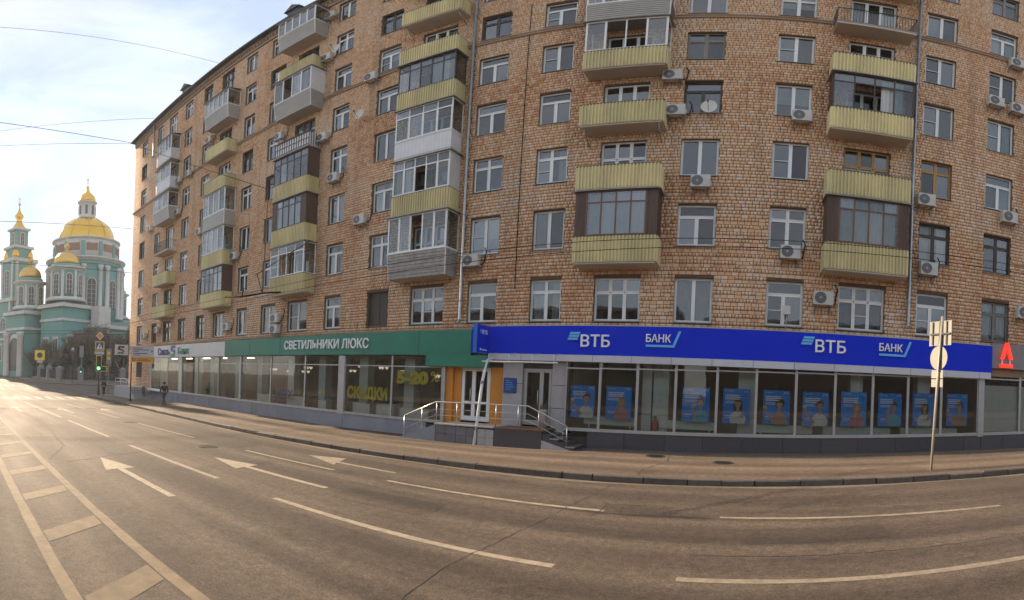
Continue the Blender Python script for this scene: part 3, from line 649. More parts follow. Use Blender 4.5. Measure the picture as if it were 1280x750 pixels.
BW, BD_ = 3.1, .86
def balcony(x, k, par, glz=None, side='pane', n=4, tr=False, roof=True, brackets=False, label=None, openp=None, flare=0.0):
    z = ZK(k) - .95; zp = 1.10 if par != 'siding' and par != 'slats' else 1.16
    if par == 'siding' and k == 7: zp = 1.2
    b = MB(); b.box(0, BW, -BD_, -.001, 0, .12); b.box(-.03, BW + .03, -BD_ - .03, -.001, .12, .15)
    o = b.build('balcony', 'slab', bld, (x, 0, z))
    if label: o['label'] = label
    F_ = BD_ + flare
    yb, zb = -BD_ - .01, .06
    b = MB()
    fx0, fx1 = -.02 - flare * .6, BW + .02 + flare * .6
    if par == 'yellow':
        b2 = 'yellow'; corr(b, -.02, -.02, -.02, yb, zb, zp); corr(b, -.02, yb, BW + .02, yb, zb, zp); corr(b, BW + .02, yb, BW + .02, -.02, zb, zp)
        pn = b.build('parapet_sheet', b2, o); b = MB(); b.box(-.05, BW + .05, yb - .035, yb + .02, zp, zp + .03); b.box(-.05, -.01, yb + .02, 0, zp, zp + .03); b.box(BW + .01, BW + .05, yb + .02, 0, zp, zp + .03); b.build_each('parapet_rail', 'dwood', o)
    elif par in ('siding', 'slats', 'flat'):
        mt = {'siding': 'siding', 'slats': 'slat', 'flat': 'wsiding'}[par]
        if par == 'flat':
            corr(b, -.02, -.02, -.02, yb, zb, zp, period=.2, amp=.006); corr(b, -.02, yb, BW + .02, yb, zb, zp, period=.2, amp=.006); corr(b, BW + .02, yb, BW + .02, -.02, zb, zp, period=.2, amp=.006)
        else:
            nn = 9 if par == 'siding' else 8
            A, B_, C, E = (-.02, 0, -.02), (-.02, yb, -.02), (BW + .02, yb, -.02), (BW + .02, 0, -.02)
            a, bb, c, e = (fx0, 0, zp), (fx0, yb - flare, zp), (fx1, yb - flare, zp), (fx1, 0, zp)
            laps(b, B_, C, bb, c, nn); laps(b, A, B_, a, bb, nn); laps(b, C, E, c, e, nn)
            b.tube([C, c], .03, 4, 1); b.tube([B_, bb], .03, 4, 1)
        b.build('parapet_sheet', [mt, 'white'], o); b = MB(); b.box(fx0 - .02, fx1 + .02, yb - flare - .03, yb - flare + .03, zp, zp + .035); b.box(fx1 - .02, fx1 + .02, yb - flare + .03, 0, zp, zp + .035); b.box(fx0 - .02, fx0 + .02, yb - flare + .03, 0, zp, zp + .035); b.build_each('parapet_rail', 'white' if glz == 'white' else 'tin', o)
    elif par == 'bars':
        for i in range(27): xx = i * BW / 26; b.box(xx - .009, xx + .009, yb + .02, yb + .038, .15, 1.05)
        for xs in (0, BW):
            for i in range(1, 8): yy = yb + .03 - i * yb / 8; b.box(xs - .009, xs + .009, yy - .009, yy + .009, .15, 1.05)
            b.box(xs - .015, xs + .015, yb + .05, 0, 1.05, 1.08)
        b.box(-.02, BW + .02, yb + .01, yb + .05, 1.05, 1.08); b.box(-.02, BW + .02, yb + .018, yb + .04, .2, .22); b.build('railing', 'black', o)
    elif par == 'lattice':
        b.box(0, BW, yb + .03, yb + .05, .15, 1.05); b.box(BW - .02, BW, yb + .05, 0, .15, 1.05); b.box(0, .02, yb + .05, 0, .15, 1.05); b.build('parapet_sheet', 'wsiding', o); b = MB()
        for i in range(15): xx = i * BW / 14; b.box(xx - .02, xx + .02, yb, yb + .028, .15, 1.08)
        for i in range(1, 5): yy = yb - i * yb / 5; b.box(BW + .001, BW + .03, yy - .02, yy + .02, .15, 1.08)
        for zz in (.18, .62, 1.04): b.box(-.03, BW + .03, yb - .014, yb - .002, zz, zz + .045)
        b.box(-.03, BW + .04, yb - .03, yb + .06, 1.08, 1.13); b.build('railing', 'dwood', o)
    if glz:
        mt = {'white': 'white', 'black': 'black', 'brown': 'bwood', 'dark': 'dwood'}[glz]
        z0, z1 = zp + .036, (2.99 if roof is True else 2.62)
        yf = yb - flare + .0; b = MB(); e = .05; panes = []
        gx0, gx1 = fx0, fx1
        if side == 'panel':   # wide solid wooden end panels on the front too
            wl = .42; q = MB(); [q.box(u + .084 * i + .003, u + .084 * (i + 1) - .003, yf + R.uniform(0, .005), yf + .04, z0, z1) for u in (gx0, gx1 - wl) for i in range(5)]; q.box(gx0, gx0 + .04, yf + .04, 0, z0, z1); q.box(gx1 - .04, gx1, yf + .04, 0, z0, z1)
            
            q.build_each('side_panel', 'panel', o); gx0 += wl; gx1 -= wl
        elif side == 'solid' or side == 'darksolid':
            q = MB(); q.box(gx1 - .04, gx1, yf + .06, 0, z0, z1); q.box(gx0, gx0 + .04, yf + .06, 0, z0, z1); q.build_each('side_panel', 'wsiding' if side == 'solid' else 'panel', o)
        b.box(gx0, gx1, yf, yf + e, z0, z0 + e); b.box(gx0, gx1, yf, yf + e, z1 - e, z1)
        zm = z0 + (z1 - z0) * .74
        for i in range(n + 1):
            xx = gx0 + (gx1 - gx0 - e) * i / n; b.box(xx, xx + e, yf, yf + e, z0 + e, z1 - e)
            if i < n:
                xe = gx0 + (gx1 - gx0 - e) * (i + 1) / n
                if tr: b.box(xx + e, xe, yf + .004, yf + e, zm - .025, zm + .025)
                segs = [(z0 + e, zm - .025), (zm + .025, z1 - e)] if tr else [(z0 + e, z1 - e)]
                for si, (u, v) in enumerate(segs):
                    if openp is not None and i in openp and si == 0: continue
                    panes.append(((xx + e + xe) / 2, yf + .022, (u + v) / 2, xe - xx - e, v - u))
                    if glz == 'white' and si == 0:
                        f = .028; l, r_2 = xx + e, xe
                        b.box(l, l + f, yf - .008, yf + e - .005, u, v); b.box(r_2 - f, r_2, yf - .008, yf + e - .005, u, v); b.box(l + f, r_2 - f, yf - .008, yf + e - .005, u, u + f); b.box(l + f, r_2 - f, yf - .008, yf + e - .005, v - f, v)
        if side == 'pane':
            for xx in (gx0, gx1 - e):
                b.box(xx, xx + e, -e, 0, z0, z1); b.box(xx, xx + e, yf + e, -e, z1 - e, z1); b.box(xx, xx + e, yf + e, -e, z0, z0 + e)
        fr = b.build('glazing_frame', mt, o)
        for px_, py_, pz_, w_, h_ in panes: link('pane', pane_mesh(round(w_, 2), round(h_, 2)), fr, (px_, py_, pz_))
        if side == 'pane':
            for xx in (gx0 + .025, gx1 - .025): link('pane', pane_mesh(round(-yf - 2 * e, 2), round(z1 - z0 - 2 * e, 2)), fr, (xx, yf / 2, (z0 + z1) / 2), math.pi / 2)
        if side == 'panel' or R.random() < .55:
            nx = R.choice((1, 2)); wv = (gx1 - gx0 - .2)
            link('curtain', curtain_mesh(round(wv, 2), round(z1 - z0 - .15, 2), 'curtain', 12), fr, (gx0 + .1, yf + .12, z0 + .06)) if side == 'panel' else link('curtain', curtain_mesh(round(wv * .3, 2), round(z1 - z0 - .15, 2), 'curtain', 5), fr, (gx0 + .1 + R.choice((0, .6)) * wv, yf + .14, z0 + .06))
        if roof: 
            q = MB(); q.hexa([(fx0 - .1, yf - .12, z1 + .002), (fx1 + .1, yf - .12, z1 + .002), (fx1 + .1, 0, z1 + (.03 if roof is True else .2)), (fx0 - .1, 0, z1 + (.03 if roof is True else .2)), (fx0 - .1, yf - .12, z1 + .03), (fx1 + .1, yf - .12, z1 + .03), (fx1 + .1, 0, z1 + (.05 if roof is True else .24)), (fx0 - .1, 0, z1 + (.05 if roof is True else .24))])
            q.build('balcony_roof', 'tin', o)
    if brackets:
        b = MB(); [b.tube([(xx, -BD_ + .08, 0), (xx, 0, -.55)], .025, 5) for xx in (.12, BW - .12)]; b.build_each('bracket', 'galv', o)
    return o
BX_ = {'B1': -42.95, 'B2': -33.4, 'B3': -24.5, 'B4': -15.12, 'B5': -6.25, 'B6': 2.99}
spec = {
 'B1': {1: dict(par='yellow'), 2: dict(par='yellow'), 3: dict(par='bars'), 4: dict(par='siding', glz='white', n=3, flare=.14, roof='cap'), 5: dict(par='flat', glz='white', n=3, roof='cap'), 6: dict(par='flat', glz='white', n=5, roof='cap')},
 'B2': {1: dict(par='yellow', glz='dark', side='darksolid', n=5, tr=True), 2: dict(par='yellow', glz='white', n=4), 3: dict(par='siding', glz='white', n=4), 4: dict(par='yellow'), 5: dict(par='yellow'), 6: dict(par='siding', glz='white', n=5, flare=.16, brackets=True, roof='cap')},
 'B3': {1: dict(par='yellow', glz='white', n=4, tr=True, openp=(1, 2)), 2: dict(par='yellow', glz='dark', side='panel', n=4, tr=True), 3: dict(par='yellow', glz='black', side='darksolid', n=5, tr=True), 4: dict(par='lattice'), 5: dict(par='siding', glz='white', side='solid', n=4, flare=.18, openp=(1,)), 6: dict(par='yellow'), 7: dict(par='siding', glz='white', n=5, flare=.16, roof='cap')},
 'B4': {1: dict(par='slats', glz='white', n=5, flare=.10, openp=(2,)), 2: dict(par='yellow', glz='white', n=5, side='solid', tr=True, openp=(2,)), 3: dict(par='flat', glz='white', n=4, tr=True), 4: dict(par='yellow', glz='black', n=5, tr=True), 5: dict(par='yellow'), 6: dict(par='yellow', brackets=True), 7: dict(par='yellow')},
 'B5': {1: dict(par='yellow', glz='brown', side='panel', n=4, tr=True), 2: dict(par='yellow'), 3: dict(par='yellow', brackets=True), 4: dict(par='yellow', glz='white', n=4, openp=(1, 2)), 5: dict(par='siding', glz='white', n=5, flare=.05), 6: dict(par='yellow'), 7: dict(par='yellow')},
 'B6': {1: dict(par='yellow', glz='brown', side='panel', n=4, tr=True), 2: dict(par='yellow'), 3: dict(par='yellow', glz='dark', side='darksolid', n=4, tr=True, openp=(1, 2)), 4: dict(par='yellow'), 5: dict(par='bars'), 6: dict(par='yellow'), 7: dict(par='yellow')}}
for c_, fl in spec.items():
    for k, a in fl.items(): balcony(BX_[c_], k, **a)
# ------------------------------------------------------------------ ground-floor shops (parts of the building)
ZSX, ZSZ = [-45, -14, -6.5, 2.4, 9.6, 16], [.44, .46, .66, .82, .98, 1.1]
ZS = lambda x: float(np.interp(x, ZSX, ZSZ))
YG, ZH, ZTR = -.2, 3.42, 2.9
def shop_bay(x0, x1, mat='alu', tr=True, name='shop_window', w0=.05, w1=.05, ztop=ZH):
    a, c = ZS(x0), ZS(x1); b = MB(); y0, y1 = YG - .04, YG + .05
    hx = lambda u0, u1, z00, z01, z10, z11, ya=y0, yb=y1: b.hexa([(u0, ya, z00), (u1, ya, z01), (u1, yb, z01), (u0, yb, z00), (u0, ya, z10), (u1, ya, z11), (u1, yb, z11), (u0, yb, z10)])
    hx(x0, x0 + w0, a, a, ztop, ztop); hx(x1 - w1, x1, c, c, ztop, ztop)
    hx(x0 + w0, x1 - w1, a, c, a + .07, c + .07); hx(x0, x1, a - .05, c - .05, a - .001, c - .001, y0 - .05, y1)
    zt = ZTR + .02 * (x0 + 14) * (x0 > -14) * .8
    if tr: hx(x0 + w0, x1 - w1, zt, zt, zt + .05, zt + .05)
    o = b.build(name, mat, bld)
    def g(z0a, z0b, z1a, z1b):
        b2 = MB(); b2.quad((x0 + w0, YG, z0a), (x1 - w1, YG, z0b), (x1 - w1, YG, z1b), (x0 + w0, YG, z1a)); b2.build('pane', 'shop', o)
    if tr: g(a + .07, c + .07, zt, zt); g(zt + .05, zt + .05, ztop, ztop)
    else: g(a + .07, c + .07, ztop, ztop)
    return o
for xs, mt in (([-44.1, -40.4, -37.9], 'alu'), ([-37.4, -34.6, -31.35], 'alu'), ([-31.3, -28.45], 'alu'), ([-28.3, -24.9, -21.62, -18.84], 'alu'), ([-18.4, -15.21, -12.3], 'alu'),
               ([-6.56, -5.17, -3.72, -2.27, -.74, .7, 2.17, 3.64, 5.1, 6.52, 7.94, 9.6], 'alu'), ([9.85, 11.65, 13.4, 15.2], 'alu')):
    for a, b in zip(xs[:-1], xs[1:]): shop_bay(a, b, mt)
mb = MB()
for a, b in ((-37.9, -37.4), (-31.35, -31.3), (-28.45, -28.3), (-18.84, -18.4), (9.6, 9.85)): mb.hexa([(a, YG - .08, ZS(a) - .1), (b, YG - .08, ZS(b) - .1), (b, .1, ZS(b) - .1), (a, .1, ZS(a) - .1), (a, YG - .08, ZH), (b, YG - .08, ZH), (b, .1, ZH), (a, .1, ZH)])
for a in (-44.25, -12.3): mb.box(a, a + .15, YG - .06, .2, -.3, ZH)
mb.build_each('shop_post', 'alu', bld)
mb = MB(); mb.box(-44.26, S1, -.14, .35, ZH, ZB - .01); mb.build('shop_header', 'plain', bld); mb = MB(); mb.box(S0, -44.26, .019, .5, -1.2, ZB - .002); mb.build('end_wall', 'mortar', bld); window(-48.85, 1.3, 1.5, 1.9, 'tw', dress='n'); MB().box(-48.85, -47.35, .0185, .0188, 1.3, 3.2).build('window_backing', 'room', bld)
# plinth panels (separate slabs with open joints), painted on the left, dark granite on the right
def plinth(x0, x1, mat, step):
    x = x0
    while x < x1 - .05:
        e = min(x + step * R.uniform(.92, 1.08), x1); g = .012; q = R.uniform(-.006, .006)
        b = MB(); b.hexa([(x + g, -.25 + q, BASE(x) - .25), (e, -.25 + q, BASE(e) - .25), (e, .0, BASE(e) - .25), (x + g, .0, BASE(x) - .25), (x + g, -.25 + q, ZS(x) - .055), (e, -.25 + q, ZS(e) - .055), (e, 0, ZS(e) - .055), (x + g, 0, ZS(x) - .055)])
        b.build('plinth_panel', mat, bld); x = e
plinth(-44.1, -13.1, 'plinth', 2.9); plinth(-5.6, 9.75, 'granite', 1.45); plinth(9.76, 15.2, 'granite', 1.1)
mb = MB(); mb.box(-44.1, S1, -.18, .0, -1.2, .40); mb.build('plinth_core', 'joint', bld)
# interiors behind the glass
mb = MB()
for a, b in ((-44.2, -30.45), (-30.4, -12.35), (-6.7, 9.7), (9.75, S1 - .02)):
    f, yb = .40, 5.2
    mb.quad((a, yb, f), (b, yb, f), (b, yb, ZH), (a, yb, ZH), 0); mb.quad((a, -.1, f), (b, -.1, f), (b, yb, f), (a, yb, f), 1); mb.quad((a, -.1, ZH - .02), (a, yb, ZH - .02), (b, yb, ZH - .02), (b, -.1, ZH - .02), 0)
    mb.quad((a, -.1, f), (a, yb, f), (a, yb, ZH), (a, -.1, ZH), 0); mb.quad((b, yb, f), (b, -.1, f), (b, -.1, ZH), (b, yb, ZH), 0)
mb.build('shop_interior', ['iwall', 'ifloor'], bld)
for x, w in ((-43, .5), (-39.2, .55), (-36, .4), (-33.3, .6), (-29.6, .7), (-26.9, .5), (-23.6, .6), (-20.8, .55), (-17.6, .6), (-14.6, .6), (-3.45, .36), (-2.9, .6), (.35, .62), (4.6, .5), (7.4, .55)):
    MB().box(x - w / 2, x + w / 2, .35, .85, .41, ZH - .03).build('interior_column', 'icol', bld)
for x in (-42, -39, -35.8, -32.6, -29.5): MB().box(-.5, .5, -.06, .06, -.04, 0).build('ceiling_tube', 'tube', bld, (x, 1.2, ZH - .03))
for x in (-5.6, -4.75, -4.5): MB().lathe([(.05, -.03), (.05, 0)], n=10).build('ceiling_spot', 'spot', bld, (x, .9, ZH - .03))
# vertical blinds of the last shop
for i in range(34):
    x = 9.95 + i * .155; b = MB(); b.quad((-.085, -.012, .0), (.085, .012, .0), (.085, .012, 1.95), (-.085, -.012, 1.95)); b.build('blind_slat', 'blindw', bld, (x, -.06, 1.08))
# entrance niche: orange and grey claddings, two doors
def slab_part(name, mat, x0, x1, y0, y1, z0, z1): return MB().box(x0, x1, y0, y1, z0, z1).build(name, mat, bld)
slab_part('orange_panel', 'orange', -12.14, -11.80, -.16, .1, .35, 2.98); slab_part('orange_panel', 'orange', -11.79, -11.42, -.05, .1, .35, 2.98); slab_part('orange_panel', 'orange', -9.98, -9.37, -.05, .1, .35, 2.98)
for x0, x1 in ((-9.35, -8.47), (-7.16, -6.58)):
    for z0, z1 in ((.4, 1.42), (1.44, 2.34), (2.36, 3.26)): slab_part('cladding_panel', 'tile', x0, x1, -.14 + R.uniform(-.003, .003), .1, z0, z1)
slab_part('door_header', 'dglass', -12.1, -6.6, -.04, .1, 2.99, 3.40)
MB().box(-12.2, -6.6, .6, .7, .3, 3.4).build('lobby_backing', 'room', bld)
def door(x0, x1, z0, z1, mat, leaves, name='entrance_door', top=None):
    b = MB(); e = .07; b.box(x0, x0 + e, -.02, .08, z0, z1); b.box(x1 - e, x1, -.02, .08, z0, z1); b.box(x0 + e, x1 - e, -.02, .08, z1 - e, z1); b.box(x0 + e, x1 - e, -.02, .08, z0, z0 + .04)
    pn = []; zt = z1 - e
    if top: zt = top; b.box(x0 + e, x1 - e, -.02, .08, top, top + .06); pn.append((x0 + e, x1 - e, top + .06, z1 - e))
    n = len(leaves) - 1
    for i in range(n):
        l, r = x0 + e + (x1 - x0 - 2 * e) * leaves[i], x0 + e + (x1 - x0 - 2 * e) * leaves[i + 1]; f = .085
        b.box(l, l + f, -.035, .06, z0 + .04, zt); b.box(r - f, r, -.035, .06, z0 + .04, zt); b.box(l + f, r - f, -.035, .06, z0 + .04, z0 + .2); b.box(l + f, r - f, -.035, .06, zt - .09, zt)
        if mat == 'white': b.box(l + f, r - f, -.035, .06, z0 + .75, z0 + .84); pn += [(l + f, r - f, z0 + .2, z0 + .75), (l + f, r - f, z0 + .84, zt - .09)]
        else: pn.append((l + f, r - f, z0 + .2, zt - .09))
    o = b.build(name, mat, bld)
    for l, r, u, v in pn: link('pane', pane_mesh(r - l, v - u, 'shop'), o, ((l + r) / 2, .012, (u + v) / 2))
    xm = x0 + e + (x1 - x0 - 2 * e) * leaves[1] - .12
    b = MB(); b.tube([(xm, -.03, z0 + .8), (xm, -.10, z0 + .8), (xm, -.10, z0 + 1.4), (xm, -.03, z0 + 1.4)], .016, 6); b.build('handle', 'steel', o)
door(-11.41, -9.99, .66, 2.96, 'white', [0, .42, 1]); door(-8.45, -7.18, .70, 3.25, 'alu', [0, .64, 1], top=2.92)
# platform, ramp, steps
ent = thing('entrance_platform', 'tiled entrance platform with ramp and steps in front of the orange doorway', 'entrance steps', (-9.5, D, 0))
lx = lambda x: x + 9.5
def blk(name, mat, x0, x1, z00, z01, z10, z11, y0=-1.45, y1=-.26):
    b = MB(); b.hexa([(lx(x0), y0, z00), (lx(x1), y0, z01), (lx(x1), y1, z01), (lx(x0), y1, z00), (lx(x0), y0, z10), (lx(x1), y0, z11), (lx(x1), y1, z11), (lx(x0), y1, z10)]); return b.build(name, mat, ent)
blk('ramp', 'plinth', -13.75, -11.75, -.5, -.5, -.26, .50); blk('platform_core', 'joint', -11.75, -6.95, -.5, -.5, .5, .58, -1.42)
blk('platform_top', 'screed', -11.78, -9.0, .502, .572, .56, .62, -1.49, -.05); blk('platform_top', 'bwood', -8.99, -6.93, .572, .602, .62, .66, -1.48, -.05)
for i in range(4):
    for j in range(3): blk('facing_tile', 'dtile', -11.72 + i * .5, -11.72 + i * .5 + .485, *[(-.5 + .335 * j if j else -.5)] * 2, *[-.5 + .335 * (j + 1) - .012] * 2, y0=-1.45 - R.uniform(0, .006), y1=-1.40)
for i in range(2):
    for j in range(3): blk('facing_tile', 'tile', -9.70 + i * .36, -9.70 + i * .36 + .348, *[-.5 + .335 * j] * 2, *[-.5 + .335 * (j + 1) - .012] * 2, y0=-1.455 - R.uniform(0, .006), y1=-1.40)
blk('facing_panel', 'granite', -8.96, -7.0, -.5, -.5, .565, .60, -1.45, -1.40)
for i in range(5):
    b = MB(); b.box(lx(-6.95 + i * .30), lx(-6.95 + (i + 1) * .30), -1.40, -.26, -.3, .50 - i * .125 - .04); b.build('step_block', 'granite', ent)
    b = MB(); b.box(lx(-6.95 + i * .30), lx(-6.95 + (i + 1) * .30 + .05), -1.43, -.26, .50 - i * .125 - .038, .50 - i * .125); b.build('step_tread', 'steel' if i % 2 else 'granite', ent)
b = MB(); b.prism_y([(lx(-6.98), -.5), (lx(-5.45), -.5), (lx(-5.45), -.12), (lx(-6.98), .28)], -1.47, -1.42); b.build('stringer', 'tile', ent)
rail = thing('handrail', 'brushed steel handrail along the ramp and steps of the shop entrance', 'handrail', (-9.5, D - 1.38, 0))
b = MB(); T = [(-13.44, .74), (-11.8, 1.44), (-10.2, 1.48), (-7.6, 1.52), (-6.02, .86)]
b.tube([(lx(x), 0, z) for x, z in T], .024, 8); b.build('top_rail', 'steel', rail)
for dz in (.3, .55):
    b = MB(); b.tube([(lx(x), 0, z - dz) for x, z in T], .012, 6); b.build('mid_rail', 'steel', rail)
for x in (-13.44, -12.5, -11.75, -10.75, -8.95, -8.0, -7.15, -6.02):
    zt = float(np.interp(x, [t[0] for t in T], [t[1] for t in T])); zb = float(np.interp(x, [-13.75, -11.75, -7, -6.95, -5.6], [-.26, .54, .64, .5, -.1]))
    MB().tube([(0, 0, zb), (0, 0, zt)], .02, 7).build('rail_post', 'steel', rail, (lx(x), 0, 0))
bn = thing('litter_bin', 'brushed steel litter bin by the glass door of the blue-signed shop', 'litter bin', (-7.3, D - .55, .64))
MB().lathe([(.13, 0), (.14, .02), (.14, .72), (.145, .74)], n=20).build('body', 'steel', bn); MB().lathe([(.145, .74), (.15, .84), (.11, .92), (.0, .94)], n=20, caps=False).build('lid', 'black', bn)
pl = thing('wall_plaque', 'small dark blue opening-hours plaque on the grey cladding left of the glass door', 'plaque', (-9.0, D - .165, 1.95))
MB().box(-.29, .29, -.008, .02, 0, .62).build('board', 'bsign', pl)
b = MB(); [b.box(-.2, .2 - R.uniform(0, .2), -.012, -.009, .5 - i * .09, .52 - i * .09) for i in range(5)]; b.build_each('print_line', 'lblue', pl)

# ------------------------------------------------------------------ shop signs
bs = thing('shop_sign', 'long royal blue bank fascia with white lettering above the poster windows', 'shop sign', (0, D - .36, 3.56))
MB().box(-10.8, 10.15, 0, .2, 0, 1.12).build('board', 'blue', bs)
b = MB(); b.box(-10.8, 10.15, -.012, .21, 1.12, 1.15); b.build('edge_trim', 'alu', bs)
x = -9.95
while x < 10: e = min(x + 1.5, 10.1); MB().box(x, e - .015, -.05 + R.uniform(-.003, .003), .2, -.27, -.01).build('soffit_panel', 'strip', bs); x = e
root = (0, D - .36, 3.56)
def bank_text(x, z):
    lettering('ВТБ', x, x + 1.15, z, z + .47, D - .36, 'letter', bs, .07, .010, 'lettering', root)
    for i in range(3):
        b = MB(); b.prism_y([(-.04 * (i) + .0, 0), (.40 - .04 * i, 0), (.43 - .04 * i, .085), (.03 - .04 * i, .085)], -.06, -.001); b.build('logo_bar', 'lblue', bs, (x - .46, 0, z + .48 - i * .11 - root[2]))
def bank_word(x, z):
    lettering('БАНК', x, x + .93, z, z + .30, D - .36, 'letter', bs, .06, .008, 'lettering', root)
    b = MB(); b.prism_y([(0, -.18), (1.06, -.18), (1.30, .42), (1.21, .42), (1.0, -.10), (0, -.10)], -.05, -.001); b.build('logo_line', 'lblue', bs, (x, 0, z - root[2]))
bank_text(-5.96, 3.87); bank_word(-3.43, 4.10); bank_text(2.80, 3.97); bank_word(5.25, 4.15)
b = MB(); b.tube([(-9.9, -.62, -.37), (-6.65, -.62, -.37)], .035, 8); [b.tube([(x, -.62, -.37), (x, -.62, -.1), (x, .0, .0)], .018, 6) for x in (-9.6, -8.7, -7.7, -6.8)]; b.build('awning_rail', 'white', bs)
gs = thing('shop_sign', 'dark green fascia with raised white Cyrillic lettering above the lamp shop', 'shop sign', (-20, D - .36, 3.46))
for a, c in ((-30.3, -27.2), (-27.18, -23.9), (-23.88, -20.4), (-20.38, -17.0), (-16.98, -13.6), (-13.58, -10.83)):
    MB().box(a + 20, c + 20, R.uniform(-.006, .006), .2, 0, 1.06 + .035 * (a + 30) / 20).build('panel', 'green', gs)
b = MB(); b.box(-13.1 + 20, -9.95 + 20, -.1, .3, -.49, -.004); b.build('lower_box', 'green', gs)
lettering('СВЕТИЛЬНИКИ ЛЮКС', -23.4, -16.65, 3.78, 4.30, D - .37, 'letter', gs, .06, .008, 'lettering', (-20, D - .36, 3.46))
ws = thing('shop_sign', 'white fascia with navy and green bank lettering at the far left shop', 'shop sign', (-37, D - .36, 3.44))
MB().box(-7, 6.6, 0, .2, 0, 1.04).build('board', 'wsign', ws); MB().box(6.6, 6.68, -.02, .21, -.01, 1.06).build('end_cap', 'alu', ws)
lettering('Связь', -42.3, -39.75, 3.62, 4.30, D - .36, 'purple', ws, .06, .01, 'lettering', (-37, D - .36, 3.44)); lettering('Банк', -38.05, -35.95, 3.68, 4.26, D - .36, 'grn', ws, .06, .01, 'lettering', (-37, D - .36, 3.44))
def s_logo(b, x, z, s, y0, y1):
    b.prism_y([(x, z + .62 * s), (x + .14 * s, z + .98 * s), (x + .9 * s, z + .98 * s), (x + .9 * s, z + .76 * s), (x + .3 * s, z + .76 * s), (x + .3 * s, z + .66 * s), (x + .75 * s, z + .56 * s), (x + .9 * s, z + .42 * s), (x + .6 * s, z + .40 * s), (x + .1 * s, z + .50 * s)], y0, y1, 0)
    b.prism_y([(x + .95 * s, z + .38 * s), (x + .78 * s, z), (x + .02 * s, z), (x + .02 * s, z + .22 * s), (x + .65 * s, z + .22 * s), (x + .62 * s, z + .36 * s)], y0, y1, 1)
b = MB(); s_logo(b, -39.5 + 37, .06, .95, -.06, -.001); b.build_each('logo', ['purple', 'grn'], ws)
rs = thing('shop_sign', 'grey fascia with a glowing red letter A at the right end of the shop row', 'shop sign', (12, D - .36, 3.76))
MB().box(-1.84, 3.2, .02, .2, 0, 1.06).build('board', 'gsign', rs)
lettering('А', 10.52, 11.10, 4.16, 4.86, D - .38, 'red', rs, .10, .05, 'lettering', (12, D - .36, 3.76)); MB().box(10.5 - 12, 11.1 - 12, -.12, -.02, .04, .19).build('underline', 'red', rs)
b = MB(); b.box(-1.4, -1.36, -.06, .02, .19, .42); b.box(-1.02, -.98, -.06, .02, .19, .42); b.build_each('stem', 'letter', rs)
bl = thing('blade_sign', 'blue projecting lightbox sign at the left end of the blue fascia', 'projecting sign', (-10.02, D - .40, 3.52))
MB().box(-.08, .08, -1.02, 0, 0, 1.16).build('casing', 'blade', bl); MB().box(.081, .09, -.98, -.04, .04, 1.12).build('face', 'blue', bl)
me = text_mesh('ВТБ', -.62, -.18, .78, .95, .012, .0); me.materials.append(M['letter']); link('lettering', me, bl, (.091, 0, 0), math.pi / 2)
for i in range(3): MB().box(.091, .1, -.80 + .02 * i, -.66 + .02 * i, .83 + .05 * i, .86 + .05 * i).build('logo_bar', 'lblue', bl)
b = MB(); b.box(.091, .097, -.62, -.2, .12, .16); b.box(.091, .097, -.75, -.68, .1, .2); b.build_each('print_line', 'letter', bl)
b = MB(); b.tube([(0, 0, .9), (0, .3, .9)], .02, 6); b.tube([(0, 0, .25), (0, .3, .25)], .02, 6); b.build_each('bracket', 'alu', bl)
bl = thing('blade_sign', 'white projecting sign with a dark green S logo at the brick corner', 'projecting sign', (-50.7, D - .1, 3.75))
MB().box(-.08, .08, -1.7, -.25, 0, 1.12).build('casing', 'wsign', bl)
b = MB(); s_logo(b, -1.45, .14, .84, -.012, -.001); o = b.build_each('logo', ['dark', 'grn'], bl, (.081, 0, 0), math.pi / 2)
b = MB(); b.tube([(0, -.25, .9), (0, .3, .9)], .02, 6); b.tube([(0, -.25, .25), (0, .3, .25)], .02, 6); b.build_each('bracket', 'alu', bl)

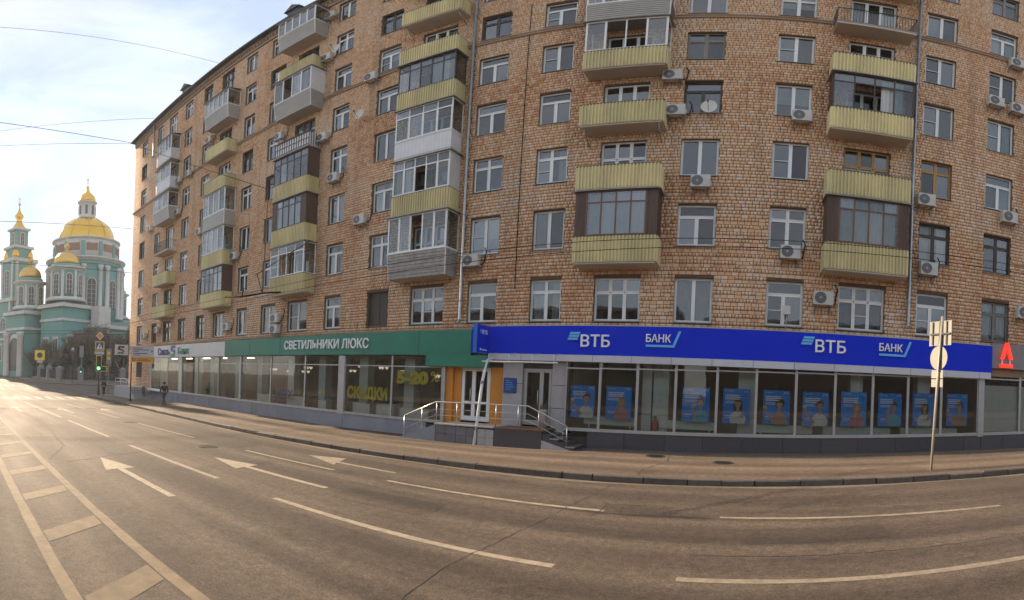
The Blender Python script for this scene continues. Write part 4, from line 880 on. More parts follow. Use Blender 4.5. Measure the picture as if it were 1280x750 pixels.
# ------------------------------------------------------------------ window displays
def poster(x0, x1, z0, z1, fig, label):
    w, h = x1 - x0, z1 - z0; cx = (x0 + x1) / 2
    p = thing('poster', label, 'poster', (cx, D - .10, z0), 'blue bank posters in the shop windows')
    MB().box(-w / 2, w / 2, 0, .015, 0, h).build('sheet', 'poster', p)
    b = MB(); L = lambda a, c, z, t: b.box(a, c, -.004, -.001, z, z + t)
    for i in range(3): L(-w * .42, w * R.uniform(.1, .2), h * (.80 - .055 * i), .035)
    for i in range(2): L(-w * .42, w * R.uniform(-.05, .15), h * (.62 - .04 * i), .018)
    L(-w * .42, -w * .12, h * .93, .012); L(-w * .42, -w * .15, h * .2, .03); L(-w * .42, -w * .2, h * .15, .015); b.build_each('print_line', 'letter', p)
    me = cached('logo_t', lambda: text_mesh('ВТБ', 0, .16, 0, .075, .003, .0))
    if not me.materials: me.materials.append(M['letter'])
    link('lettering', me, p, (w * .5 - .22, -.001, h * .90))
    def ov(b, x, z, rx, rz, y, mi, a0=0, a1=2 * math.pi, n=18): b.add([(x + rx * math.cos(a0 + (a1 - a0) * i / n), y, z + rz * math.sin(a0 + (a1 - a0) * i / n)) for i in range(n + 1 if a1 - a0 < 6 else n)], [tuple(range(n + 1 if a1 - a0 < 6 else n))], mi)
    mats = [fig['hair'], 'skin', fig['top'], fig.get('prop', 'letter')]
    b = MB(); fx = fig['x'] * w; y = -.002; hz = h * fig.get('hz', .42)
    if fig['long']: ov(b, fx, hz - .06, .135, .22, y, 0); 
    else: ov(b, fx, hz + .045, .115 * fig.get('big', 1), .12 * fig.get('big', 1), y, 0)
    b.add([(fx - .2, y - .001, 0.003), (fx + .2, y - .001, 0.003), (fx + .235, y - .001, hz * .30), (fx + .16, y - .001, hz * .52), (fx + .055, y - .001, hz * .62), (fx - .055, y - .001, hz * .62), (fx - .16, y - .001, hz * .52), (fx - .235, y - .001, hz * .30)], [tuple(range(8))], 2)
    b.add([(fx - .04, y - .002, hz * .55), (fx + .04, y - .002, hz * .55), (fx + .04, y - .002, hz - .05), (fx - .04, y - .002, hz - .05)], [(0, 1, 2, 3)], 1); ov(b, fx, hz, .082, .108, y - .003, 1)
    ov(b, fx, hz + .055, .084, .058, y - .004, 0, 0, math.pi)
    if 'hand' in fig:
        hx, hz2 = fig['hand']; hx *= w; hz2 *= h; ov(b, hx, hz2, .05, .065, y - .004, 1)
        b.add([(hx - .03, y - .0025, hz2), (hx + .03, y - .0025, hz2), (fx - .12, y - .0025, .10), (fx - .2, y - .0025, .06)], [(0, 1, 2, 3)], 1); ov(b, hx + .02, hz2 + .045, .055, .055, y - .0035, 3)
    b.v = [((x - fx) * 1.3 + fx * .8, yy, z * 1.3) for x, yy, z in b.v]
    b.v = [(max(-w / 2, min(w / 2, x)), yy, z) for x, yy, z in b.v]
    b.build('print_figure', mats, p)
figs = [dict(x=.2, hair='hair', top='shirt', long=False, hand=(-.28, .38), prop='letter', hz=.47), dict(x=.14, hair='fair', top='rose', long=True), dict(x=.2, hair='hair', top='tshirt', long=False, hand=(.0, .33), prop='galv', hz=.45),
        dict(x=.08, hair='hair', top='shirt', long=True, hand=(.2, .18), prop='skin', hz=.44), dict(x=.14, hair='hair', top='fawn', long=False, big=1.25, hand=(-.3, .33), prop='yel', hz=.45)]
px_ = [(-6.36, -5.4), (-4.94, -3.94), (-2.02, -1.0), (-.51, .48), (.98, 1.97), (2.45, 3.43), (3.91, 4.9), (5.37, 6.32), (6.79, 7.68), (8.24, 9.18)]
pz_ = [(1.14, 2.38), (1.16, 2.40), (1.21, 2.48), (1.22, 2.50), (1.25, 2.50), (1.22, 2.49), (1.25, 2.55), (1.28, 2.55), (1.31, 2.60), (1.32, 2.62)]
pl_ = ['blue poster of a person in white raising a hand, nearest the entrance steps', 'blue poster of a fair long-haired person in a rose top, second from the entrance steps', 'blue poster of a person in a turquoise shirt, right beside the red extinguisher',
       'blue poster of a long dark-haired person in front of a pale column', 'blue poster of a person holding a yellow thing, between the two bank slogans', 'blue poster of a person in white, below the second bank name',
       'blue poster of a fair person in rose, just after the second bank name', 'blue poster of a person in turquoise, below the second slogan word', 'blue poster of a long dark-haired person half hidden by the street sign pole', 'blue poster of a person holding a yellow thing, last before the grey fascia']
for i in range(10): poster(*px_[i], *pz_[i], figs[i % 5], pl_[i])
bench_l = ['pale green bench behind the first two posters beside the entrance steps', 'pale green bench behind the poster right of the red extinguisher', 'pale green bench behind the posters left of the middle of the row', 'pale green bench behind the posters under the second bank name', 'pale green bench behind the last two posters on the right']
for (a, c), lb in zip(((-5.9, -3.85), (-2.9, -.8), (.75, 2.9), (3.3, 6.0), (6.4, 8.9)), bench_l):
    t = thing('bench', lb, 'bench', ((a + c) / 2, D + .45, .41), 'pale green benches behind the posters'); w = (c - a) / 2
    MB().box(-w, w, -.2, .2, .48, .78).build('seat', 'bench', t)
    for s in (-1, 1): MB().box(s * (w - .2) - .03, s * (w - .2) + .03, -.15, .15, 0, .479).build('leg', 'steel', t)
t = thing('fire_extinguisher', 'red fire extinguisher standing on the floor behind the glass between two posters', 'fire extinguisher', (-3.05, D + .16, .70))
MB().lathe([(.11, 0), (.12, .03), (.12, .40), (.06, .52), (.035, .56)], n=16).build('cylinder', 'extin', t); MB().box(-.07, .05, -.02, .02, .56, .63).build('valve', 'black', t)
MB().box(-.25, .25, -.25, .15, -.29, -.001).build('stand', 'bench', t)
# lamp shop
def word(txt, x0, x1, z0, z1, mat, label, bold=.05):
    o = lettering(txt, x0, x1, z0, z1, D + YG + .012 + .006, mat, None, .006, bold, 'window_lettering'); tag(o, label, 'window lettering')
word('СКИДКИ', -18.2, -15.5, 1.12, 1.88, 'yel', 'large yellow sale word stuck inside the lamp shop glass'); word('5-20', -14.95, -13.1, 2.1, 2.72, 'yel', 'yellow numbers stuck on the glass beside the orange doorway', .07)
word('%', -12.98, -12.5, 2.25, 2.72, 'yel', 'yellow percent sign on the glass just left of the orange doorway', .01); word('ПЫХ', -24.3, -22.7, .92, 1.42, 'bluel', 'blue letters low on the lamp shop glass', .04)
cl = ['low white display cabinet in the shop window right of the white fascia end', 'white display cabinet behind the blue letters', 'white display cabinet with a framed picture leaning on it', 'white display cabinet under the left half of the yellow sale word', 'white display cabinet under the right half of the yellow sale word', 'white display cabinet below the yellow numbers']
for x, w, h, lb in zip((-26.3, -23.0, -20.9, -17.6, -16.0, -14.2), (1.4, 1.7, 1.2, 1.2, 1.1, 1.7), (.55, .6, .5, .55, .6, .5), cl):
    t = thing('cabinet', lb, 'cabinet', (x, D + .5, .41), 'white cabinets in the lamp shop window')
    MB().box(-w / 2, w / 2, -.25, .25, .06, h).build('body', 'cab', t); MB().box(-w / 2 - .02, w / 2 + .02, -.27, .27, h + .001, h + .03).build('top', 'cab', t); MB().box(-w / 2 + .03, w / 2 - .03, -.2, .2, 0, .06).build('base', 'black', t)
t = thing('table_lamp', 'table lamp with a cream shade standing on the cabinet with the picture', 'lamp', (-20.85, D + .5, .945))
MB().lathe([(.1, 0), (.1, .02), (.03, .06), (.05, .16), (.02, .26), (.015, .34)], n=14).build('base', 'gold', t); MB().lathe([(.26, .34), (.14, .66)], n=18, caps=False).build('lamp_shade', 'shade', t)
t = thing('picture_frame', 'brown framed picture leaning in front of the lamp cabinet', 'picture', (-21.25, D + .2, .50))
MB().box(-.3, .3, -.02, .02, 0, .55).build('frame', 'bwood', t); MB().box(-.22, .22, -.025, -.021, .08, .47).build('canvas', 'pic', t)
rr = random.Random(5)
for i, x in enumerate((-27.2, -25.6, -24.0, -22.6, -20.2, -19.3, -17.2, -15.8, -14.9, -13.4)):
    t = thing('ceiling_lamp', 'small glass ceiling lamp ' + ('first from the white fascia end', 'over the first white cabinet', 'left of the blue letters', 'over the blue letters', 'over the cream table lamp', 'by the double window post', 'over the start of the sale word', 'over the end of the sale word', 'over the yellow numbers', 'nearest the orange doorway')[i], 'ceiling lamp', (x, D + rr.uniform(.8, 2.2), ZH - .03), 'hanging lamps in the lamp shop'); h = rr.uniform(.4, .9)
    MB().tube([(0, 0, 0), (0, 0, -h)], .012, 5).build('rod', 'gold', t); b = MB()
    for k in range(5): a = k * 1.257; b.tube([(0, 0, -h), (.2 * math.cos(a), .2 * math.sin(a), -h - .06)], .008, 4, 0); b.lathe([(.02, -h - .08), (.07, -h), (.08, -h + .06)], (.2 * math.cos(a), .2 * math.sin(a)), 8, 1, caps=False)
    b.build('arms', ['gold', 'bulb'], t)
# ------------------------------------------------------------------ air conditioners, dishes, pipes, cables on the facade
AW, AD, AH = .74, .28, .52
def ac_unit(x, z, label, turn=0):
    t = thing('air_conditioner', label, 'air conditioner', (x, D - .12, z), 'air conditioner units hung on the brick facade')
    if 'body' not in _ac:
        b = MB(); c = .025; y0, y1 = -AD, 0
        b.prism_z([(-AW / 2 + c, y0), (AW / 2 - c, y0), (AW / 2, y0 + c), (AW / 2, y1), (-AW / 2, y1), (-AW / 2, y0 + c)], -AH / 2, AH / 2)
        b.box(AW / 2 + .001, AW / 2 + .03, y0 + .08, y1 - .04, -AH / 2 + .04, -AH / 2 + .28)
        for i in range(6): b.box(AW * .22, AW * .46, y0 - .004, y0 - .001, -.2 + i * .045, -.18 + i * .045)
        _ac['body'] = b.mesh('body', 'ac')
        b = MB(); fx = -.12; b.disc_y(fx, 0, y0 - .004, .225, 24, 0)
        for r in (.225, .18, .12, .06): b.disc_y(fx, 0, y0 - .012, r, 24, 1, r - .014)
        for i in range(12): a = i * math.pi / 6; b.quad((fx + .05 * math.cos(a), y0 - .01, .05 * math.sin(a)), (fx + .05 * math.cos(a + .15), y0 - .01, .05 * math.sin(a + .15)), (fx + .222 * math.cos(a + .04), y0 - .01, .222 * math.sin(a + .04)), (fx + .222 * math.cos(a), y0 - .01, .222 * math.sin(a)), 1)
        b.disc_y(fx, 0, y0 - .014, .05, 12, 1); _ac['fan'] = b.mesh('fan_grille', ['fan', 'tin'])
        b = MB(); b.prism_z([(-.02, y0 - .02), (.02, y0 - .02), (.02, .118), (-.02, .118)], -AH / 2 - .04, -AH / 2 - .002); s = 0; b.box(s - .0195, s + .0195, .09, .117, -AH / 2 - .3, -AH / 2 - .03); b.tube([(s, y0 + .08, -AH / 2 - .03), (s, .1, -AH / 2 - .28)], .014, 4)
        _ac['br'] = b.mesh('bracket', 'tin')
        b = MB(); b.tube([(AW / 2 + .01, -.1, -.15), (AW / 2 + .1, -.04, -.2), (AW / 2 + .14, .08, .0), (AW / 2 + .2, .1, .45), (AW / 2 + .1, .11, .62)], .025, 5); _ac['hose'] = b.mesh('hose', 'wire')
    link('body', _ac['body'], t); link('fan_grille', _ac['fan'], t); [link('bracket', _ac['br'], t, (s_, 0, 0)) for s_ in (-.28, .28)]
    if turn >= 0: link('hose', _ac['hose'], t)
    return t
_ac = {}
for x, z, lb in [
 (-1.68, 10.55, 'air conditioner directly under the third-row two-pane window right of the yellow balcony stack'), (1.75, 7.74, 'air conditioner with a big black fan under the second-row window, between two bank words'),
 (3.05, 6.03, 'air conditioner beside the lowest triple window, under the brown wood glazed balcony'), (1.95, 13.85, 'air conditioner under the half-blinded window in the fourth window row'), (-2.75, 13.95, 'air conditioner with a satellite dish to its right'),
 (-2.95, 15.85, 'air conditioner beside the floor slab of the white glazed balcony with open panes'), (7.0, 10.62, 'air conditioner under the ochre wood window right of the drainpipe'), (7.2, 7.62, 'air conditioner under the brown window right of the drainpipe'),
 (10.85, 10.6, 'air conditioner in the last window column, under the third-row white window'), (10.0, 13.6 + 3.05, 'left one of the pair of air conditioners in the last window column'), (11.1, 16.6, 'right one of the pair of air conditioners in the last window column'),
 (11.0, 19.55, 'topmost air conditioner of the last window column, at the string course'), (11.75, 6.3, 'lowest air conditioner at the right edge, above the grey fascia'), (-11.05, 7.62, 'air conditioner right of the tall drainpipe, above the green fascia end'),
 (-17.75, 10.65, 'air conditioner left of the slatted white balcony'), (-17.5, 19.72, 'air conditioner sitting on the string course left of the yellow balconies'), (-19.9, 13.68, 'air conditioner under the window right of the black glazed balcony'),
 (-20.95, 16.72, 'air conditioner right of the balcony with black lattice bars'), (-25.0, 18.3, 'air conditioner at the upper left of the balcony with black lattice bars'), (-20.95, 22.95, 'air conditioner right of the open yellow balcony below the topmost grey balcony'),
 (-20.85, 26.8, 'air conditioner at the right side of the topmost grey glazed balcony'), (-24.62, 5.75, 'upper one of two stacked air conditioners above the green fascia'), (-24.62, 5.08, 'lower one of two stacked air conditioners above the green fascia'),
 (-30.4, 5.55, 'air conditioner just left of the small window above the white and green fascia join'), (-29.75, 10.62, 'air conditioner at the right of the grey and yellow glazed balconies, third row'), (-34.05, 21.7, 'air conditioner high up left of the two open yellow balconies'),
 (-39.35, 19.75, 'left one of two air conditioners high beside the far grey balconies'), (-37.45, 19.75, 'right one of two air conditioners high beside the far grey balconies'), (-39.35, 16.6, 'air conditioner right of the lowest far grey flared balcony'),
 (-45.6, 16.6, 'air conditioner left of the lowest far grey flared balcony'), (-35.1, 13.72, 'air conditioner left of the grey parapet white-glazed balcony'), (-46.3, 5.65, 'dark far air conditioner above the pale direction sign'), (-43.1, 6.05, 'far air conditioner above the left end of the white fascia')]:
    ac_unit(x, z, lb, R.choice((0, 0, -1)))
def dish(x, z, label, r=.31, aim=(-.05, -.96, .12)):
    t = thing('satellite_dish', label, 'satellite dish', (x, D - .45, z)); t2 = Vector(aim).to_track_quat('Z', 'Y').to_matrix()
    b = MB(); n, rr = 20, [0, .35, .7, 1.0]; vs = [t2 @ Vector((r * q * math.cos(2 * math.pi * i / n), 1.08 * r * q * math.sin(2 * math.pi * i / n), .16 * r * q * q)) for q in rr for i in range(n)]
    b.add(vs, [(k * n + i, k * n + (i + 1) % n, (k + 1) * n + (i + 1) % n, (k + 1) * n + i) for k in range(3) for i in range(n)], 0, True); b.build('reflector', 'ac', t)
    b = MB(); e = t2 @ Vector((0, 0, .42)); s = t2 @ Vector((0, -r, .1)); b.tube([s, e], .012, 5); b.tube([e - Vector((0, 0, .05)), e + Vector((0, 0, .05))], .035, 6); b.build('feed_arm', 'black', t)
    b = MB(); b.tube([(0, .02, -.02), (0, .2, -.25), (0, .44, -.3)], .02, 6); b.build_each('bracket', 'galv', t)
dish(-1.5, 14.0, 'round pale satellite dish in front of the dark fourth-row window'); dish(-17.95, 17.15, 'satellite dish on bare brick between two fifth-row windows'); dish(-20.0, 23.15, 'satellite dish on the sill of a window two rows below the roof')
def pipe(label, x, z0, z1, r=.075, end=True):
    t = thing('drainpipe', label, 'drainpipe', (x, D - .16, z0))
    b = MB(); pts = [(0, 0, z1 - z0), (0, 0, .22)] + ([(0, -.04, .1), (0, -.2, 0)] if end else [(0, 0, 0)]); b.tube(pts, r, 10); b.build('pipe', 'galv', t)
    z = 1.0; b = MB()
    while z < z1 - z0: b.lathe([(r + .012, z), (r + .012, z + .06)], n=12, caps=False); b.box(-.015, .015, .05, .15, z, z + .04); z += 2.0
    b.build_each('clamp', 'tin', t)
pipe('tall galvanised drainpipe left of the first brick windows over the orange doorway', -11.6, 4.84, 28.8); pipe('tall galvanised drainpipe right of the brown wood glazed balcony', 6.45, 5.15, 28.8); pipe('galvanised drainpipe under the eaves at the far left corner', -45.7, 24.6, 28.8, .08)
t = thing('drainpipe', 'bent white drainpipe leaning from the blue sign down to the pavement', 'drainpipe', (-9.75, D - 1.5, -.22))
b = MB(); b.tube([(.1, .95, 3.55), (.1, .52, 3.44), (.03, .42, 3.0), (-.02, .38, 2.55), (-.05, .2, 1.3), (-.06, 0, 0)], .062, 10); b.build('pipe', 'white', t); b = MB(); b.lathe([(.08, 2.5), (.08, 2.62)], (-.02, .38), 12, caps=False); b.build_each('clamp', 'tin', t)
def cable(label, pts, r=.012, sag=0.0, n=24):
    P = []
    for (a, c) in zip(pts[:-1], pts[1:]):
        for i in range(n): f = i / n; P.append([a[k] + (c[k] - a[k]) * f - (sag * 4 * f * (1 - f) if k == 2 else 0) for k in range(3)])
    P.append(pts[-1]); b = MB(); b.tube(P, r, 4); return tag(b.build('cable', 'wire'), label, 'cable')
cable('upper thin overhead cable running along the street in front of the third window row', [(-60, 9, 5.15), (-14, 9, 4.98), (-5.5, 9, 5.16), (2, 9, 5.27), (22, 9, 5.7)], .007)
cable('lower thin overhead cable running along the street in front of the third window row', [(-60, 9, 4.8), (-14, 9, 4.76), (-5.5, 9, 4.94), (2, 9, 5.12), (22, 9, 5.5)], .007)
cable('highest cable crossing the sky from the roof edge', [(-33, D - .3, 29.2), (-28, -15, 25.5)], .018, .3)
cable('thick cable from the left roof corner out over the street', [(-51.6, D - .6, 29.0), (-40, -9.5, 25.5)], .035, .6)
cable('dark cable from the left roof corner sloping down along the facade', [(-51.6, D - .6, 29.0), (-24, D - 1.6, 13.7), (-13.2, 9.2, 5.0)], .022, .35)
cable('thin sky cable behind the gilded domes, upper of the level pair', [(-90, 45, 30.5), (-82, 5, 26.8), (-80, -20, 24)], .045, .2)
cable('thin sky cable in front of the drum windows, lower of the level pair', [(-90, 45, 21.0), (-82, 5, 19.6), (-80, -20, 19)], .045, .2)
cable('faint sky cable rising to the roof, right of the thick one', [(-45, D - .5, 29.1), (-60, -9, 30)], .02, .3); cable('faint sky cable below the thick one', [(-51, D + 2, 29.0), (-70, -9, 34)], .025, .4)
cable('trolley wire pair, higher one, sweeping over the crossroads', [(-55, 60, 7.4), (-56, 24, 6.9), (-62, 5, 6.6), (-95, -3, 6.6)], .02); cable('trolley wire pair, lower one, sweeping over the crossroads', [(-53.5, 60, 6.9), (-54.5, 24, 6.4), (-60, 4, 6.1), (-95, -4.5, 6.1)], .02)
t = thing('trolley_hanger', 'dark branching trolley wire hanger above the green fascia', 'wire hanger', (-13.6, 9.0, 4.9))
b = MB(); b.tube([(-1.6, 0, .12), (-.6, 0, .02), (0, 0, 0), (.7, .1, .02), (1.5, .1, -.05)], .03, 6); b.tube([(-.5, 0, .02), (-.4, 0, .3)], .022, 5); b.build('arm', 'wire', t); b = MB(); b.tube([(.6, .05, .03), (.2, .1, .7), (-.6, 3, 2.6)], .014, 4); b.build('stay', 'wire', t)
for x, z0, z1, lb in ((-9.05, 6.3, 22, 'thin dark cable running up the brick between two window columns'), (3.0, 7.0, 8.9, 'short dark cable dropping from the brown balcony to an air conditioner')):
    cable(lb, [(x, D - .02, z0), (x + .03, D - .02, z1)], .018)
b = MB(); b.tube([(0, 0, 0), (0, 0, .95)], .015, 6); b.box(-.14, .14, -.06, .04, .62, .95); t = thing('antenna_box', 'small grey antenna box on a rod standing on the blue fascia', 'antenna', (1.69, D - .3, 4.7)); b.build('rod', 'ac', t)

# ------------------------------------------------------------------ street furniture
def grp(loc, M3): pass
t = thing('sign_pole', 'tall pole with the backs of a big square sign, a round sign and small plates', 'sign post', (5.62, 13.5, H2(5.62, 13.5)))
zb = H2(5.62, 13.5)
MB().tube([(0, 0, 0), (.12, 0, 2.6), (.22, 0, 4.85 - zb)], .042, 10).build('pole', 'pole', t)
def plate(b, x0, x1, z0, z1, y, yaw=0, th=.012):
    c, s = math.cos(yaw), math.sin(yaw); p = lambda x, yy, z: (x * c - yy * s, x * s + yy * c + y, z)
    b.hexa([p(x0, -th, z0), p(x1, -th, z0), p(x1, th, z0), p(x0, th, z0), p(x0, -th, z1), p(x1, -th, z1), p(x1, th, z1), p(x0, th, z1)])
o = []
b = MB(); plate(b, -.42, .44, 3.98 - zb, 4.72 - zb, .08, -1.12); b.build('square_sign', 'signback', t, (.2, 0, 0))
b = MB(); [plate(b, x - .02, x + .02, 4.0 - zb, 4.7 - zb, .05, -1.12) for x in (-.28, .0, .26)]; plate(b, -.38, .40, 4.3 - zb, 4.35 - zb, .04, -1.12); b.build_each('sign_rib', 'dpole', t, (.17, 0, 0))
b = MB(); n = 28; c_, s_ = math.cos(-1.2), math.sin(-1.2)
for yy in (.075, .095): b.add([(.36 * math.cos(2 * math.pi * i / n) * c_, .36 * math.cos(2 * math.pi * i / n) * s_ + yy, 3.61 - zb + .36 * math.sin(2 * math.pi * i / n)) for i in range(n)], [tuple(range(n))])
o2 = b.v; b.add([], []); b.f += [(i, (i + 1) % n, n + (i + 1) % n, n + i) for i in range(n)]; b.m += [0] * n; b.sm += [False] * n
b.build('round_sign', 'signback', t, (.17, 0, 0))
b = MB(); plate(b, -.22, .22, 3.0 - zb, 3.24 - zb, .07, -1.1); plate(b, -.22, .22, 2.74 - zb, 2.97 - zb, .07, -1.1); b.build_each('small_plate', 'signback', t, (.14, 0, 0))
MB().tube([(0, 0, 3.2 - zb), (.06, 0, 4.3 - zb)], .018, 6).build('strap', 'dpole', t, (.13, -.045, 0))

gx, gy = -41.4, 15.15; zb = H2(gx, gy)
t = thing('direction_sign', 'pale direction board with an amber lower strip on a dark post near the kerb', 'direction sign', (gx, gy, zb)); yaw = -.62
MB().tube([(0, 0, 0), (0, 0, 4.4)], .06, 10).build('post', 'dpole', t); MB().lathe([(.2, 0), (.2, .06), (.07, .12)], n=12).build('foot', 'dpole', t)
yaw = math.atan2(-gx, gy) * -1 + math.pi * 0  # faces the road user
pn = link('board', MB().box(-1.0, 1.0, -.03, .03, 0, .88).mesh('board', 'dirsign'), t, (.62, .80, 3.95), 1.0)
b = MB(); [b.box(-.85, x, -.036, -.031, z, z + h) for x, z, h in ((.0, .74, .05), (.55, .58, .06), (-.35, .44, .05), (.4, .26, .06), (-.2, .12, .05))]; b.prism_y([(.72, .55), (.95, .55), (.83, .42)], -.036, -.031); b.build_each('print_line', 'dark', pn)
pn = link('amber_board', MB().box(-1.0, 1.0, -.03, .03, 0, .46).mesh('amber_board', 'osign'), t, (.62, .80, 3.47), 1.0)
b = MB(); b.disc_y(-.78, .23, -.033, .16, 16, 0, .08); b.box(-.5, .5, -.036, -.031, .25, .31); b.box(-.5, .75, -.036, -.031, .12, .17); b.build_each('print_line', 'bwood', pn)

zb = H2(-51.85, 15.27)
t = thing('traffic_light', 'traffic light showing green under a pedestrian crossing sign at the kerb corner', 'traffic light', (-51.85, 15.27, zb), rz=1.25)
MB().tube([(0, 0, 0), (0, 0, 6.2)], .06, 10).build('post', 'dpole', t); MB().lathe([(.12, 0), (.12, .9), (.08, 1.0)], n=12).build('base', 'dpole', t)
b = MB(); b.prism_y([(-.36, 2.55), (.9, 2.55), (.9, 3.2), (.28, 3.2), (.28, 4.35), (-.36, 4.35)], -.10, -.07); b.build('backboard', 'ysign', t)
b = MB(); b.box(-.26, .18, -.32, -.101, 2.65, 4.25); b.box(.2, .78, -.30, -.101, 2.68, 3.1); b.build_each('housing', 'black', t)
b = MB()
for z in (2.92, 3.45, 3.98): b.disc_y(-.04, z, -.325, .15, 16)
b.disc_y(.52, 2.9, -.305, .14, 16); b.build_each('lens', 'fan', t); b = MB(); b.disc_y(-.04, 2.92, -.33, .17, 18); b.build('green_lens', 'lamp', t)
b = MB()
for z in (2.92, 3.45, 3.98): b.tube([(-.04, -.33, z), (-.04, -.46, z)], .17, 14, caps=False)
b.build_each('visor', 'black', t)
sg = MB().box(-.5, .5, -.09, -.06, 4.85, 5.85).build('crossing_sign', 'ysign', t); MB().box(-.4, .4, -.096, -.091, 4.95, 5.75).build('blue_field', 'bsign', sg)
MB().prism_y([(-.34, 5.02), (.34, 5.02), (0, 5.68)], -.102, -.097).build('triangle', 'letter', sg); b = MB(); b.prism_y([(-.1, 5.08), (-.02, 5.08), (.06, 5.3), (.14, 5.08), (.2, 5.08), (.08, 5.42), (-.02, 5.42)], -.108, -.103); b.disc_y(.03, 5.5, -.106, .05, 10); b.build('walking_figure', 'dark', sg)
b = MB(); b.box(-.55, .5, -.09, -.06, 4.42, 4.76); b.build('plate', 'dirsign', t)
dm = MB().prism_y([(-.42, 6.45), (0, 5.98), (.42, 6.45), (0, 6.92)], -.09, -.06).build('priority_sign', 'letter', t); MB().prism_y([(-.34, 6.45), (0, 6.07), (.34, 6.45), (0, 6.83)], -.096, -.091).build('amber_field', 'osign', dm)
zb = H(-57) + .02
def post_sign(x, y, label, face):
    z = H2(x, y) if x > -56.5 else H(x) + .13; t = thing('street_sign', label, 'street sign', (x, y, z), rz=1.3); MB().tube([(0, 0, 0), (0, 0, 5.2)], .05, 8).build('post', 'pole', t); face(t); return t
def f1(t): MB().box(-.3, .3, -.07, -.05, 3.4, 5.2).build('plate', 'signback', t); b = MB(); b.disc_y(0, 4.7, -.075, .2, 14); b.disc_y(0, 4.1, -.075, .2, 14); b.build_each('mark', 'ysign', t)
post_sign(-54.6, 17.2, 'narrow pale sign on a thin pole right of the traffic light', f1)
def f2(t):
    s = MB().box(-.95, .95, -.07, -.05, 4.0, 5.9).build('yellow_plate', 'ysign', t); b = MB(); b.disc_y(0, 4.95, -.075, .55, 20); b.build('dark_ring', 'bwood', s); b = MB(); b.disc_y(0, 4.95, -.078, .32, 18); b.build('ring_centre', 'dark', s); MB().box(-.55, .55, -.07, -.05, 3.5, 3.95).build('plate', 'dirsign', t)
post_sign(-94, 15.8, 'yellow square sign with a dark round mark on the far pavement', f2)
def f3(t): MB().box(-.35, .35, -.07, -.05, 4.6, 6.6).build('plate', 'signback', t); MB().box(-.25, .25, -.3, -.05, 1.9, 2.9).build('signal_box', 'black', t); b = MB(); b.disc_y(-.05, 2.1, -.31, .09, 12); b.build('green_lens', 'lamp', t)
post_sign(-82.9, 21.2, 'pedestrian signal post with a pale plate across the side street', f3)
t = thing('street_lamp', 'thin grey lamp post before the fence across the side street', 'street lamp', (-86.5, 20.5, -.55)); MB().tube([(0, 0, 0), (0, 0, 5.6)], .06, 8).build('post', 'dpole', t); MB().lathe([(.08, 5.6), (.3, 5.75), (.22, 6.2), (.05, 6.3)], n=12).build('lamp_head', 'galv', t)
t = thing('litter_urn', 'dark litter urn beside the far granite steps', 'litter bin', (-50.6, 16.9, H(-50.6) + .16)); MB().lathe([(.18, 0), (.22, .1), (.26, .75), (.22, .8)], n=14).build('body', 'black', t); MB().lathe([(.1, -.05), (.1, .0)], n=8).build('foot', 'black', t)
t = thing('granite_steps', 'dark granite steps with white rails at the far left shop entrance', 'entrance steps', (-47, D, 0)); lx = lambda x: x + 47
for i in range(6): MB().box(lx(-49.8 if i == 0 else -45.0 + (i - 1) * .3), lx(-45.0 + i * .3), -2.1, -.12, -.75, .55 - i * .19).build('step', 'tile', t)
b = MB(); [b.tube([(lx(-49.6), y, 1.3), (lx(-46.2), y, 1.3), (lx(-44.2), y, .35)], .035, 6) for y in (-2.0,)]; b.tube([(lx(-49.4), -1.95, .95), (lx(-46.2), -1.95, .95)], .03, 6); [b.tube([(lx(x), -2.0, .5), (lx(x), -2.0, 1.3)], .025, 6) for x in (-49.6, -48, -46.3)]; b.build_each('rail', 'white', t)
t = thing('wall_ledge_light', 'white planter box on the ledge behind the walking man', 'planter', (-43.3, D - .55, ZS(-43) - .1)); MB().box(-.8, 2.4, -.12, .18, 0, .18).build('box', 'letter', t)
t = thing('notice_stand', 'dark notice stand on the pavement beside the far steps', 'notice stand', (-43.9, D - 1.1, BASE(-43.9) - .02)); MB().box(-.3, .3, -.03, .03, .35, 1.15).build('board', 'dark', t); [MB().box(s - .025, s + .025, -.02, .02, 0, .35).build('leg', 'dpole', t) for s in (-.25, .25)]

